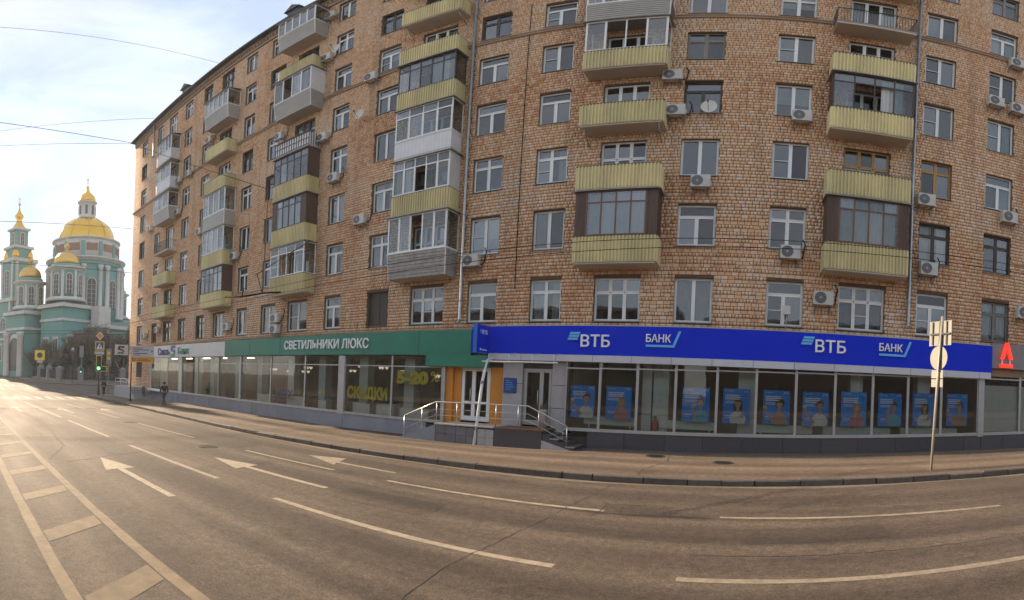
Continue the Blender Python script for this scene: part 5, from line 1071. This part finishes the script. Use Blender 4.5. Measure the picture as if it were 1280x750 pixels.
# ------------------------------------------------------------------ people
def skinmesh(name, pts, edges, mat, parent, loc=(0, 0, 0), rz=0, sub=1, root=0):
    me = bpy.data.meshes.new(name); me.from_pydata([p[:3] for p in pts], edges, []); me.materials.append(M[mat])
    o = link(name, me, parent, loc, rz); md = o.modifiers.new('skin', 'SKIN'); md.use_smooth_shade = True
    for i, p in enumerate(pts):
        v = me.skin_vertices[0].data[i]; rr = p[3] if isinstance(p[3], tuple) else (p[3], p[3]); v.radius = rr; v.use_root = (i == root)
    s = o.modifiers.new('sub', 'SUBSURF'); s.levels = sub; s.render_levels = sub
    return o
def person(label, loc, rz, stride, hgt=1.76, bag=False):
    t = thing('person', label, 'person', loc, rz=rz); k = hgt / 1.76
    st = stride; hz = .93
    S = lambda P: [(x * k, y * k, z * k, (r[0] * k, r[1] * k) if isinstance(r, tuple) else r * k) for x, y, z, r in P]
    # walks towards -y of its own frame; x is sideways
    legs = [(0, 0, hz, (.15, .11)), (-.09, 0, hz - .06, .095), (-.10, -st * .45, .50, .062), (-.10, -st * .72, .09, .045), (.09, 0, hz - .06, .095), (.10, st * .25, .50, .062), (.10, st * .95, .12, .045)]
    arms = [(-.21, .02, 1.42, .06), (-.27, st * .35, 1.16, .045), (-.26, st * .15, .93, .036), (.21, .02, 1.42, .06), (.27, -st * .3, 1.16, .045), (.26, -st * .45, .95, .036)]
    body = legs + [(0, .0, 1.12, (.145, .10)), (0, .01, 1.34, (.17, .11)), (0, .0, 1.47, .07), (0, -.015, 1.55, .052), (0, -.03, 1.64, (.075, .09)), (0, -.03, 1.71, (.06, .075))] + arms + [(-.255, st * .1 - .02, .83, (.028, .018)), (.255, -st * .5 - .02, .85, (.028, .018))]
    E = [(0, 1), (1, 2), (2, 3), (0, 4), (4, 5), (5, 6), (0, 7), (7, 8), (8, 9), (9, 10), (10, 11), (11, 12), (8, 13), (13, 14), (14, 15), (8, 16), (16, 17), (17, 18), (15, 19), (18, 20)]
    skinmesh('body', S(body), E, 'skin', t)
    tr = [(0, 0, hz + .02, (.165, .125)), (-.09, 0, hz - .06, .108), (-.10, -st * .45, .50, .076), (-.10, -st * .72, .10, .062), (.09, 0, hz - .06, .108), (.10, st * .25, .50, .076), (.10, st * .95, .13, .062)]
    skinmesh('trousers', S(tr), [(0, 1), (1, 2), (2, 3), (0, 4), (4, 5), (5, 6)], 'jeans' if stride > .1 else 'dark', t)
    jk = [(0, 0, .98, (.185, .14)), (0, 0, 1.14, (.175, .13)), (0, .01, 1.34, (.20, .135)), (0, 0, 1.49, .075)] + [(x, y, z, r + .026) for x, y, z, r in arms]
    skinmesh('jacket', S(jk), [(0, 1), (1, 2), (2, 3), (2, 4), (4, 5), (5, 6), (2, 7), (7, 8), (8, 9)], 'jacket', t)
    for a, b_ in (((-.10, -st * .72), .05), ((.10, st * .95), .08)):
        b = MB(); b.lathe([(.0, .0), (.045, .0), (.05, .04), (.035, .08)], (0, 0), 12); b.v = [(x * k, (y * 2.4 - .05) * k, z * k) for x, y, z in b.v]; b.build('shoe', 'dark', t, (a[0] * k, a[1] * k, (b_ - .05) * k))
    b = MB(); b.lathe([(.085, 1.60), (.098, 1.66), (.095, 1.72), (.07, 1.77), (.02, 1.795)], (0, .0), 14); b.v = [(x * k, (y * 1.12 - .012) * k if y < -.02 else (y * 1.15 - .005) * k, z * k) for x, y, z in b.v]
    b.f = [f for f in b.f if not (sum(b.v[i][1] for i in f) / len(f) < -.055 * k and sum(b.v[i][2] for i in f) / len(f) < 1.70 * k)]; b.m = b.m[:len(b.f)]; b.sm = [True] * len(b.f); b.build('hair', 'hair', t)
    b = MB(); b.tube([(0, -.125, 1.655), (0, -.145, 1.62), (0, -.12, 1.615)], .013, 5); [b.tube([(s * .08, -.03, 1.66), (s * .088, -.03, 1.60)], .015, 5) for s in (-1, 1)]; b.v = [(x * k, y * k, z * k) for x, y, z in b.v]; b.build_each('nose_or_ear', 'skin', t)
    b = MB(); [b.box(s * .03 - .012, s * .03 + .012, -.122, -.112, 1.65, 1.662) for s in (-1, 1)]; b.box(-.022, .022, -.12, -.108, 1.585, 1.592); b.v = [(x * k, y * k, z * k) for x, y, z in b.v]; b.build_each('eye_or_mouth', 'hair', t)
    return t
person('person in a black jacket and dark jeans walking along the pavement past the white fascia', (-36.4, 16.2, H2(-36.4, 16.2)), rad(-80), .36, 1.80)
person('person in dark clothes standing at the kerb corner beside the traffic light post', (-51.5, 15.75, H2(-51.4, 15.75)), rad(-60), .04, 1.82)
# ------------------------------------------------------------------ the cathedral across the side street
CH = (-125.8, 32.6, -.6); CR = rad(25.5)
ch = thing('cathedral', 'turquoise and white cathedral with a big gilded dome, small domes and a bell tower', 'church', CH, rz=CR)
def arch_prof(w, h, n=8): return [(-w / 2, 0), (w / 2, 0), (w / 2, h - w / 2)] + [(w / 2 * math.cos(math.pi * i / n), h - w / 2 + w / 2 * math.sin(math.pi * i / n)) for i in range(1, n)] + [(-w / 2, h - w / 2)]
def arch_win(w, h, loc, rz, name='window', frame=.22, grid=True, dark='dwin'):   # faces its own -y
    def f():
        b = MB(); b.prism_y(arch_prof(w + 2 * frame, h + frame), -.10, .2, 0); b.prism_y(arch_prof(w, h - .05), -.14, -.101, 1)
        if grid:
            b.box(-.05, .05, -.19, -.141, .1, h - .2, 0)
            for k in range(1, int(h / 1.1)): b.box(-w / 2, w / 2, -.18, -.141, k * 1.1, k * 1.1 + .06, 0)
        return b.mesh('window', ['cream', dark])
    return link(name, cached(('aw', w, h, frame, grid, dark), f), ch, loc, rz)
def rect_win(w, h, loc, rz):
    def f():
        b = MB(); b.box(-w / 2 - .25, w / 2 + .25, -.1, .2, -.25, h + .35, 0); b.box(-w / 2, w / 2, -.14, -.101, 0, h, 1); b.box(-.05, .05, -.18, -.141, 0, h, 0); b.box(-w / 2, w / 2, -.18, -.141, h * .6, h * .6 + .07, 0); b.box(-w / 2 - .4, w / 2 + .4, -.22, .2, h + .36, h + .55, 0)
        return b.mesh('window', ['cream', 'dwin'])
    return link('window', cached(('rw', w, h), f), ch, loc, rz)
def ring_of(fn, n, r, z, a0=0, cx=0, cy=0):
    for i in range(n):
        a = a0 + 2 * math.pi * i / n; fn((cx + r * math.cos(a), cy + r * math.sin(a), z), a + math.pi / 2)
def lathe_part(name, mat, prof, c=(0, 0), n=40, parent=None, smooth=True): return MB().lathe(prof, c, n, smooth=smooth).build(name, mat, parent or ch)
def cornice(name, c, z, r, n=40, mat='cream'): return lathe_part(name, mat, [(r, z), (r + .35, z + .2), (r + .4, z + .45), (r + .9, z + .6), (r + 1.0, z + .95), (r, z + 1.0)], c, n)
def cross(z, s, parent, c=(0, 0), name='cross'):
    b = MB(); b.box(c[0] - .06 * s, c[0] + .06 * s, c[1] - .06 * s, c[1] + .06 * s, z, z + 2.2 * s)
    b.box(c[0] - .05 * s, c[0] + .05 * s, c[1] - .6 * s, c[1] + .6 * s, z + 1.45 * s, z + 1.57 * s); b.box(c[0] - .05 * s, c[0] + .05 * s, c[1] - .3 * s, c[1] + .3 * s, z + 1.8 * s, z + 1.9 * s); b.box(c[0] - .05 * s, c[0] + .05 * s, c[1] - .35 * s, c[1] + .35 * s, z + .7 * s, z + .8 * s)
    b.build(name, 'gold', parent)
# main drum and dome
lathe_part('drum', 'teal', [(9.4, 12.2), (9.4, 29.8)], n=48)
lathe_part('drum_base', 'roofm', [(12.2, 12.0), (11.4, 13.6), (9.5, 14.4), (9.41, 14.4)], n=48); cornice('cornice', (0, 0), 29.4, 9.4, 48); cornice('cornice', (0, 0), 27.9, 9.0, 48, 'teal')
lathe_part('attic', 'cream', [(8.4, 30.4), (8.4, 35.2)], n=48); cornice('cornice', (0, 0), 34.9, 7.9, 48)
for i in range(12): 
    a = 2 * math.pi * i / 12; MB().box(-1.35, 1.35, -.12, .3, 0, 1.9).build('frieze_panel', 'rust', ch, (8.45 * math.cos(a), 8.45 * math.sin(a), 32.2), a + math.pi / 2)
    a += math.pi / 12; MB().box(-.45, .45, -.18, .3, 0, 4.0).build('pilaster', 'teal', ch, (8.45 * math.cos(a), 8.45 * math.sin(a), 30.6), a + math.pi / 2)
ring_of(lambda p, a: arch_win(2.0, 7.2, p, a), 10, 9.42, 17.6, .1)
for i in range(10):
    for d in (-.10, .10):
        a = .1 + 2 * math.pi * (i + .5) / 10 + d; q = lathe_part('column', 'cream', [(.75, 0), (.75, .5), (.55, .7), (.47, 12.2), (.75, 12.7), (.75, 13.2)], (9.75 * math.cos(a), 9.75 * math.sin(a)), 10); q.location.z = 15.0
dome = lathe_part('dome', 'gold', [(7.25 * math.cos(t), 35.9 + 7.3 * math.sin(t)) for t in [i * 1.28 / 14 for i in range(15)]], n=48)
for i in range(10):
    a = 2 * math.pi * i / 10; b = MB(); b.tube([(7.28 * math.cos(t) * math.cos(a), 7.28 * math.cos(t) * math.sin(a), 35.9 + 7.33 * math.sin(t)) for t in [k * 1.27 / 10 for k in range(11)]], .10, 5); b.build('rib', 'ogold', dome)
lathe_part('lantern', 'cream', [(2.5, 42.7), (2.2, 43.2), (2.1, 47.0), (2.5, 47.2), (2.6, 47.5), (2.1, 47.55)], n=24)
ring_of(lambda p, a: arch_win(.7, 2.7, p, a, frame=.12, grid=False), 8, 2.14, 43.7)
cu = lathe_part('cupola', 'gold', [(2.15, 47.5), (2.2, 48.2), (1.9, 49.2), (1.1, 50.1), (.6, 50.6), (.5, 51.3), (.28, 51.6), (.5, 52.0), (.1, 52.5)], n=24); cross(52.4, 1.1, cu)
# two small domes
def small_dome(c, zb, zd, zt, rdrum, rd, nw):
    lathe_part('drum', 'teal', [(rdrum, zb), (rdrum, zd - .8)], c, 32); cornice('cornice', c, zd - 1.8, rdrum - .1, 32, 'cream'); lathe_part('drum_base', 'cream', [(rdrum + .9, zb - .6), (rdrum + .9, zb), (rdrum + .3, zb + .4)], c, 32)
    lathe_part('attic', 'teal', [(rd + .5, zd - .9), (rd + .45, zd)], c, 32)
    h = zd - zb; ring_of(lambda p, a: arch_win(1.15, h * .58, p, a, frame=.2), nw, rdrum + .02, zb + h * .12, .3, *c)
    for i in range(nw): a = .3 + 2 * math.pi * (i + .5) / nw; MB().box(-.32, .32, -.16, .2, 0, h - 2.0).build('pilaster', 'cream', ch, (c[0] + rdrum * math.cos(a), c[1] + rdrum * math.sin(a), zb + .3), a + math.pi / 2)
    d = lathe_part('dome', 'ogold', [(rd, zd), (rd * 1.03, zd + (zt - zd) * .25), (rd * .93, zd + (zt - zd) * .55), (rd * .66, zd + (zt - zd) * .82), (rd * .25, zd + (zt - zd) * .98), (.35, zt), (.3, zt + .8), (.7, zt + 1.2), (.55, zt + 1.7), (.1, zt + 2.2)], c, 28); cross(zt + 2.0, .8, d, c)
small_dome((6.3, -11.1), 18.8, 27.2, 30.6, 3.9, 2.95, 8); small_dome((-4.4, -14.2), 17.4, 24.8, 28.2, 3.3, 2.75, 8)
# bell tower
bx, by = -18.8, -8.7
def tier(w, z0, z1, mat='teal'): MB().box(bx - w / 2, bx + w / 2, by - w / 2, by + w / 2, z0, z1).build('tower_tier', mat, ch)
def band(w, z, h=.8): MB().box(bx - w / 2 - .5, bx + w / 2 + .5, by - w / 2 - .5, by + w / 2 + .5, z, z + h).build('cornice', 'cream', ch)
tier(9.0, 0, 20.5); band(9.0, 20.4, .9); tier(7.0, 21.3, 32); band(7.0, 31.9, 1.0); tier(5.2, 32.9, 36.4); band(5.2, 36.0, .7); tier(3.7, 36.7, 41.8); band(3.7, 41.6, .6)
for w, z, h in ((7.0, 22.5, 7.0), (3.7, 37.4, 3.4), (9.0, 8, 8)):
    for k in range(4): a = k * math.pi / 2; arch_win(w * .3, h, (bx + (w / 2 + .01) * math.sin(a), by - (w / 2 + .01) * math.cos(a), z), a)
for k in range(4):
    a = k * math.pi / 2; lathe_part('tower_cupola', 'gold', [(1.0, 33.0), (1.05, 34.0), (.8, 35), (.3, 35.6), (.05, 36.2)], (bx + 3.0 * math.cos(a + .785) * 1.05, by + 3.0 * math.sin(a + .785) * 1.05), 16)
    for s in (-.38, .38):
        for w, z, h in ((7.0, 21.4, 10.4), (9.0, .5, 19.8)): MB().box(-.45, .45, -.25, .2, 0, h).build('pilaster', 'cream', ch, (bx + (w / 2) * math.sin(a) + s * w * math.cos(a), by - (w / 2) * math.cos(a) + s * w * math.sin(a), z), a)
sp = lathe_part('spire', 'gold', [(2.0, 42.2), (1.7, 42.9), (.9, 44.2), (.7, 45.0), (1.25, 45.8), (1.2, 46.4), (.6, 47.2), (.25, 48.2), (.15, 49.5), (.45, 49.8), (.3, 50.2), (.05, 50.4)], (bx, by), 20); cross(50.2, .9, sp, (bx, by))
# body
def body(name, x0, x1, y0, y1, z1, band_z=None, mat='teal'):
    o = MB().box(x0, x1, y0, y1, 0, z1).build(name, mat, ch); q = MB(); q.box(x0 - .7, x1 + .7, y0 - .7, y1 + .7, z1 + .002, z1 + .8); q.build('cornice', 'cream', ch)
    if band_z: q = MB(); q.box(x0 - .25, x1 + .25, y0 - .25, y1 + .25, band_z, band_z + .6); q.build('belt_course', 'cream', ch)
    q = MB(); q.hexa([(x0 - .5, y0 - .5, z1 + .81), (x1 + .5, y0 - .5, z1 + .81), (x1 + .5, y1 + .5, z1 + .81), (x0 - .5, y1 + .5, z1 + .81), (x0 + 2, y0 + 2, z1 + 2.0), (x1 - 2, y0 + 2, z1 + 2.0), (x1 - 2, y1 - 2, z1 + 2.0), (x0 + 2, y1 - 2, z1 + 2.0)]); q.build('roof', 'roofm', ch)
body('nave', -11, 9.6, -9.5, 14, 11.4, 9.2); body('corner_block', 2.2, 10.4, -15.2, -7.2, 16.6, 13.4); body('corner_block', -8.6, -.2, -18.3, -10.2, 15.4, 11.6); body('refectory', -24, -9, -15, -3, 11.4, 9.6); body('porch', 8.5, 13.2, -7.0, 12, 12.2, 9.8)
for x in (4.5, 8.2): rect_win(1.5, 4.2, (x, -15.22, 5.0), 0)
for y in (-12.8, -9.4): rect_win(1.6, 4.4, (10.42, y, 5.4), math.pi / 2)
rect_win(1.3, 3.4, (-9.5, -10.2, 5.5), 0)
arch_win(4.6, 8.2, (-4.4, -18.32, 1.6), 0, frame=.9, grid=False); arch_win(7.2, 8.8, (13.22, 1.8, .6), math.pi / 2, frame=1.0, grid=False)
for x in (-8.0, -7.0, -1.8, -.8): lathe_part('column', 'cream', [(.6, .2), (.5, .6), (.42, 9.9), (.65, 10.2), (.65, 11.0)], (x, -18.8), 12)
for y in (-6.2, -4.4, 8.0, 10.5): MB().box(-.75, .75, -.35, .2, 0, 11.8).build('pilaster', 'cream', ch, (13.2, y, .2), math.pi / 2)
MB().box(11.0, 13.9, -7.2, -3.6, 13.0, 17.2).build('corner_pier', 'cream', ch)
for x in range(5): rect_win(1.4, 4.0, (-22.5 + 2.8 * x, -15.02, 4.2), 0)
small_dome((-3, 13.5), 17.2, 24.8, 28.0, 3.3, 2.75, 8); body('corner_block', -7.2, 1.2, 9.3, 17.5, 15.4, 11.6)
lathe_part('tower_tier', 'teal', [(3.6, 12.3), (3.6, 18.5), (4.3, 18.8), (3.2, 19.2), (3.0, 22), (.1, 23.6)], (9.5, 15.5), 24)

# ------------------------------------------------------------------ trees, fence, far houses
def bare_tree(x, y, h, label, seed):
    h *= 1.6; rr = random.Random(seed); t = thing('bare_tree', label, 'tree', (x, y, H(x) - .05), 'bare trees behind the churchyard fence'); b, tw = MB(), MB()
    def grow(p, d, l, r, dep):
        n = 3; pts = [p]
        for i in range(n): d = (d + Vector((rr.uniform(-.16, .16), rr.uniform(-.16, .16), rr.uniform(-.02, .14)))).normalized(); pts.append(pts[-1] + d * l / n)
        (b if dep < 3 else tw).tube(pts, r, 6 if dep < 2 else 3, r1=r * .6, caps=False)
        if dep >= 5: return
        for k in range((6, 5, 4, 4, 3)[dep]):
            f = rr.uniform(.35, 1.0); q = pts[min(n, int(f * n))]; ax = Vector((rr.gauss(0, 1), rr.gauss(0, 1), rr.uniform(0, .9))).normalized()
            grow(q, (d * .75 + ax * .75).normalized(), l * rr.uniform(.5, .72), max(r * .56, .03), dep + 1)
    grow(Vector((0, 0, 0)), Vector((0, 0, 1)), h * .42, h * .022, 0)
    b.build('trunk', 'bark', t); tag(tw.build('crown', 'twig', t), kind='stuff')
for i, (x, y, h, lb) in enumerate([(-98, 26, 10.5, 'bare grey-brown tree behind the churchyard fence, nearest the traffic light'), (-101, 31, 12, 'bare tree before the right wall of the cathedral'), (-97, 36, 12, 'bare tree before the great arch of the cathedral porch'), (-106, 25, 11, 'bare tree before the corner block of the cathedral'),
        (-112, 20.5, 8.5, 'bare tree left of the dark fir'), (-118, 19, 9, 'bare tree before the arched window of the cathedral'), (-96, 43, 12, 'bare tree at the left edge of the brick house'), (-103, 40, 11, 'bare tree between the cathedral porch and the brick house'), (-128, 17.5, 7.0, 'bare tree at the far left of the churchyard'), (-93.5, 26.5, 9, 'bare tree straight behind the traffic light and the corner of the fence'), (-94, 35, 10, 'bare tree right of the traffic light, before the porch'), (-109, 29, 11, 'bare tree close to the wall under the front small dome'), (-104, 22.5, 8, 'slender bare tree right beside the dark fir'), (-92, 50, 10, 'bare tree nearest the brick house along the side street'), (-95, 39, 11, 'bare tree just before the great arch, its crown over the porch roof'), (-99, 34, 11, 'bare tree before the pale corner pier of the porch'), (-96, 29, 10, 'bare tree behind the pedestrian crossing sign, before the corner block windows')]): bare_tree(x, y, h, lb, i + 3)
def fir(x, y, h, label, seed, w=.34):
    rr = random.Random(seed); t = thing('fir_tree', label, 'tree', (x, y, H(x) - .05), 'dark evergreens in the churchyard'); MB().tube([(0, 0, 0), (0, 0, h)], .14, 6, r1=.02).build('trunk', 'bark', t); b = MB()
    for i in range(1500):
        f = rr.random() ** .8; z = h * (.10 + .9 * f); r = (1 - f) ** .8 * h * w * (.3 + .8 * rr.random()) * (1 + .25 * math.sin(z * 5 + seed)); a = rr.uniform(0, 6.283); c = Vector((r * math.cos(a), r * math.sin(a), z - r * .3)); s = rr.uniform(.12, .30)
        u = Vector((rr.gauss(0, 1), rr.gauss(0, 1), rr.gauss(0, .5))).normalized() * s; v = Vector((rr.gauss(0, 1), rr.gauss(0, 1), rr.gauss(0, .6))).normalized() * s * .6; b.add([c - u, c + v, c + u, c - v], [(0, 1, 2, 3)])
    tag(b.build('crown', 'fir', t), kind='stuff')
fir(-101, 22.4, 7.2, 'dark fir in front of the cathedral corner', 1); fir(-108, 22.0, 5.2, 'low dark evergreen left of the fir', 2, .5); fir(-122, 17.5, 6.6, 'dark evergreen below the arched window at the far left', 4, .42); fir(-126, 17, 5.6, 'dark evergreen at the far left, beside a white column', 5, .45); fir(-95, 31, 4.2, 'low dark evergreen behind the traffic light', 6, .6)
sb = MB(); rr = random.Random(9)
for i in range(3000):
    f = rr.random(); 
    if f < .55: x = rr.uniform(-150, -95); y = 20.5 + (x + 150) * .035 + abs(rr.gauss(0, 2.2))
    else: y = rr.uniform(22, 58); x = -92.5 - abs(rr.gauss(0, 2.4)) - (2 if y < 25 else 0)
    z = H(x); h = rr.uniform(.8, 3.6); u = rr.gauss(0, .45); v = rr.gauss(0, .45); sb.tube([(x, y, z), (x + u * .5, y + v * .5, z + h * .55), (x + u, y + v, z + h)], rr.uniform(.02, .05), 3, r1=.01, caps=False)
tag(sb.build('shrubbery', 'twig'), kind='stuff')
fe = thing('fence', 'dark iron churchyard fence between pale stone pillars', 'fence', (-90, 22, -.56))
FP = [(-165, 17.0), (-150, 17.4), (-135, 17.8), (-120, 18.3), (-110, 18.6), (-101, 19.0), (-93.5, 19.6), (-90.4, 23), (-89.4, 31), (-88.6, 40), (-88, 50), (-88, 60)]
for (a, c) in zip(FP[:-1], FP[1:]):
    L = math.dist(a, c); rz = math.atan2(c[1] - a[1], c[0] - a[0]); lo = (a[0] + 90, a[1] - 22, H(a[0]) + .56 + .12)
    b = MB(); n = int(L / .22)
    for i in range(1, n): b.box(i * L / n - .02, i * L / n + .02, -.02, .02, .45, 2.25)
    tag(b.build('railing_bars', 'iron2', fe, lo, rz), kind='stuff')
    for z in (.7, 2.0): MB().box(.4, L - .4, -.03, .03, z, z + .07).build_each('rail', 'iron2', fe, lo, rz)
    MB().box(.4, L - .4, -.2, .2, -.2, .45).build('fence_base', 'stone', fe, lo, rz)
    b = MB(); b.box(-.5, .5, -.5, .5, -.2, 2.5); b.box(-.6, .6, -.6, .6, 2.5, 2.7); b.add([(-.5, -.5, 2.7), (.5, -.5, 2.7), (.5, .5, 2.7), (-.5, .5, 2.7), (0, 0, 3.1)], [(0, 1, 4), (1, 2, 4), (2, 3, 4), (3, 0, 4)]); b.build('pillar', 'stone', fe, lo, rz)
def plain_house(x0, x1, yf, depth, h, mat, label, nst, face=1):
    o = thing('apartment_house', label, 'building', ((x0 + x1) / 2, yf, H((x0 + x1) / 2))); w = x1 - x0
    MB().box(-w / 2, w / 2, -depth if face > 0 else 0, 0 if face > 0 else depth, -1, h).build('wall', mat, o); b = MB(); ya, yb = (-depth - .4, .5) if face > 0 else (-.5, depth + .4); b.box(-w / 2 - .4, w / 2 + .4, ya, yb, h + .001, h + .4); b.build('cornice', 'cream', o)
    n = int(w / 3.4)
    for k in range(nst):
        for i in range(n):
            me = cached(('hw', face), lambda: MB().box(-.75, .75, -.06, .06, 0, 1.8, 0).box(-.68, -.04, -.08 * face if face < 0 else .061, .08 if face > 0 else -.061, .08, 1.72, 1).box(.04, .68, -.08 * face if face < 0 else .061, .08 if face > 0 else -.061, .08, 1.72, 1).mesh('window', ['white', 'dwin']))
            link('window', me, o, (-w / 2 + (i + .5) * w / n, .07 * face, 1.2 + k * 3.3))
plain_house(-75, -8, -24, 14, 13.0, 'opp', 'plain ochre four-storey house on the opposite side of the street, behind the viewer', 4)
plain_house(-4, 50, -26, 14, 11.0, 'plain', 'plain brown three-storey house on the opposite side of the street, behind the viewer', 3)

# ------------------------------------------------------------------ thin spring haze
hz = bpy.data.materials.new('haze'); hz.use_nodes = True
hn, hl = hz.node_tree.nodes, hz.node_tree.links; hn.remove(hn['Principled BSDF'])
pv = hn.new('ShaderNodeVolumePrincipled'); pv.inputs['Color'].default_value = (.93, .94, .96, 1); pv.inputs['Density'].default_value = .00045; pv.inputs['Anisotropy'].default_value = .3
hl.new(pv.outputs[0], hn['Material Output'].inputs['Volume'])
hb = MB(); hb.box(-960, 560, -560, 760, -2.5, 58); ho = hb.build('haze', hz); tag(ho, kind='stuff')
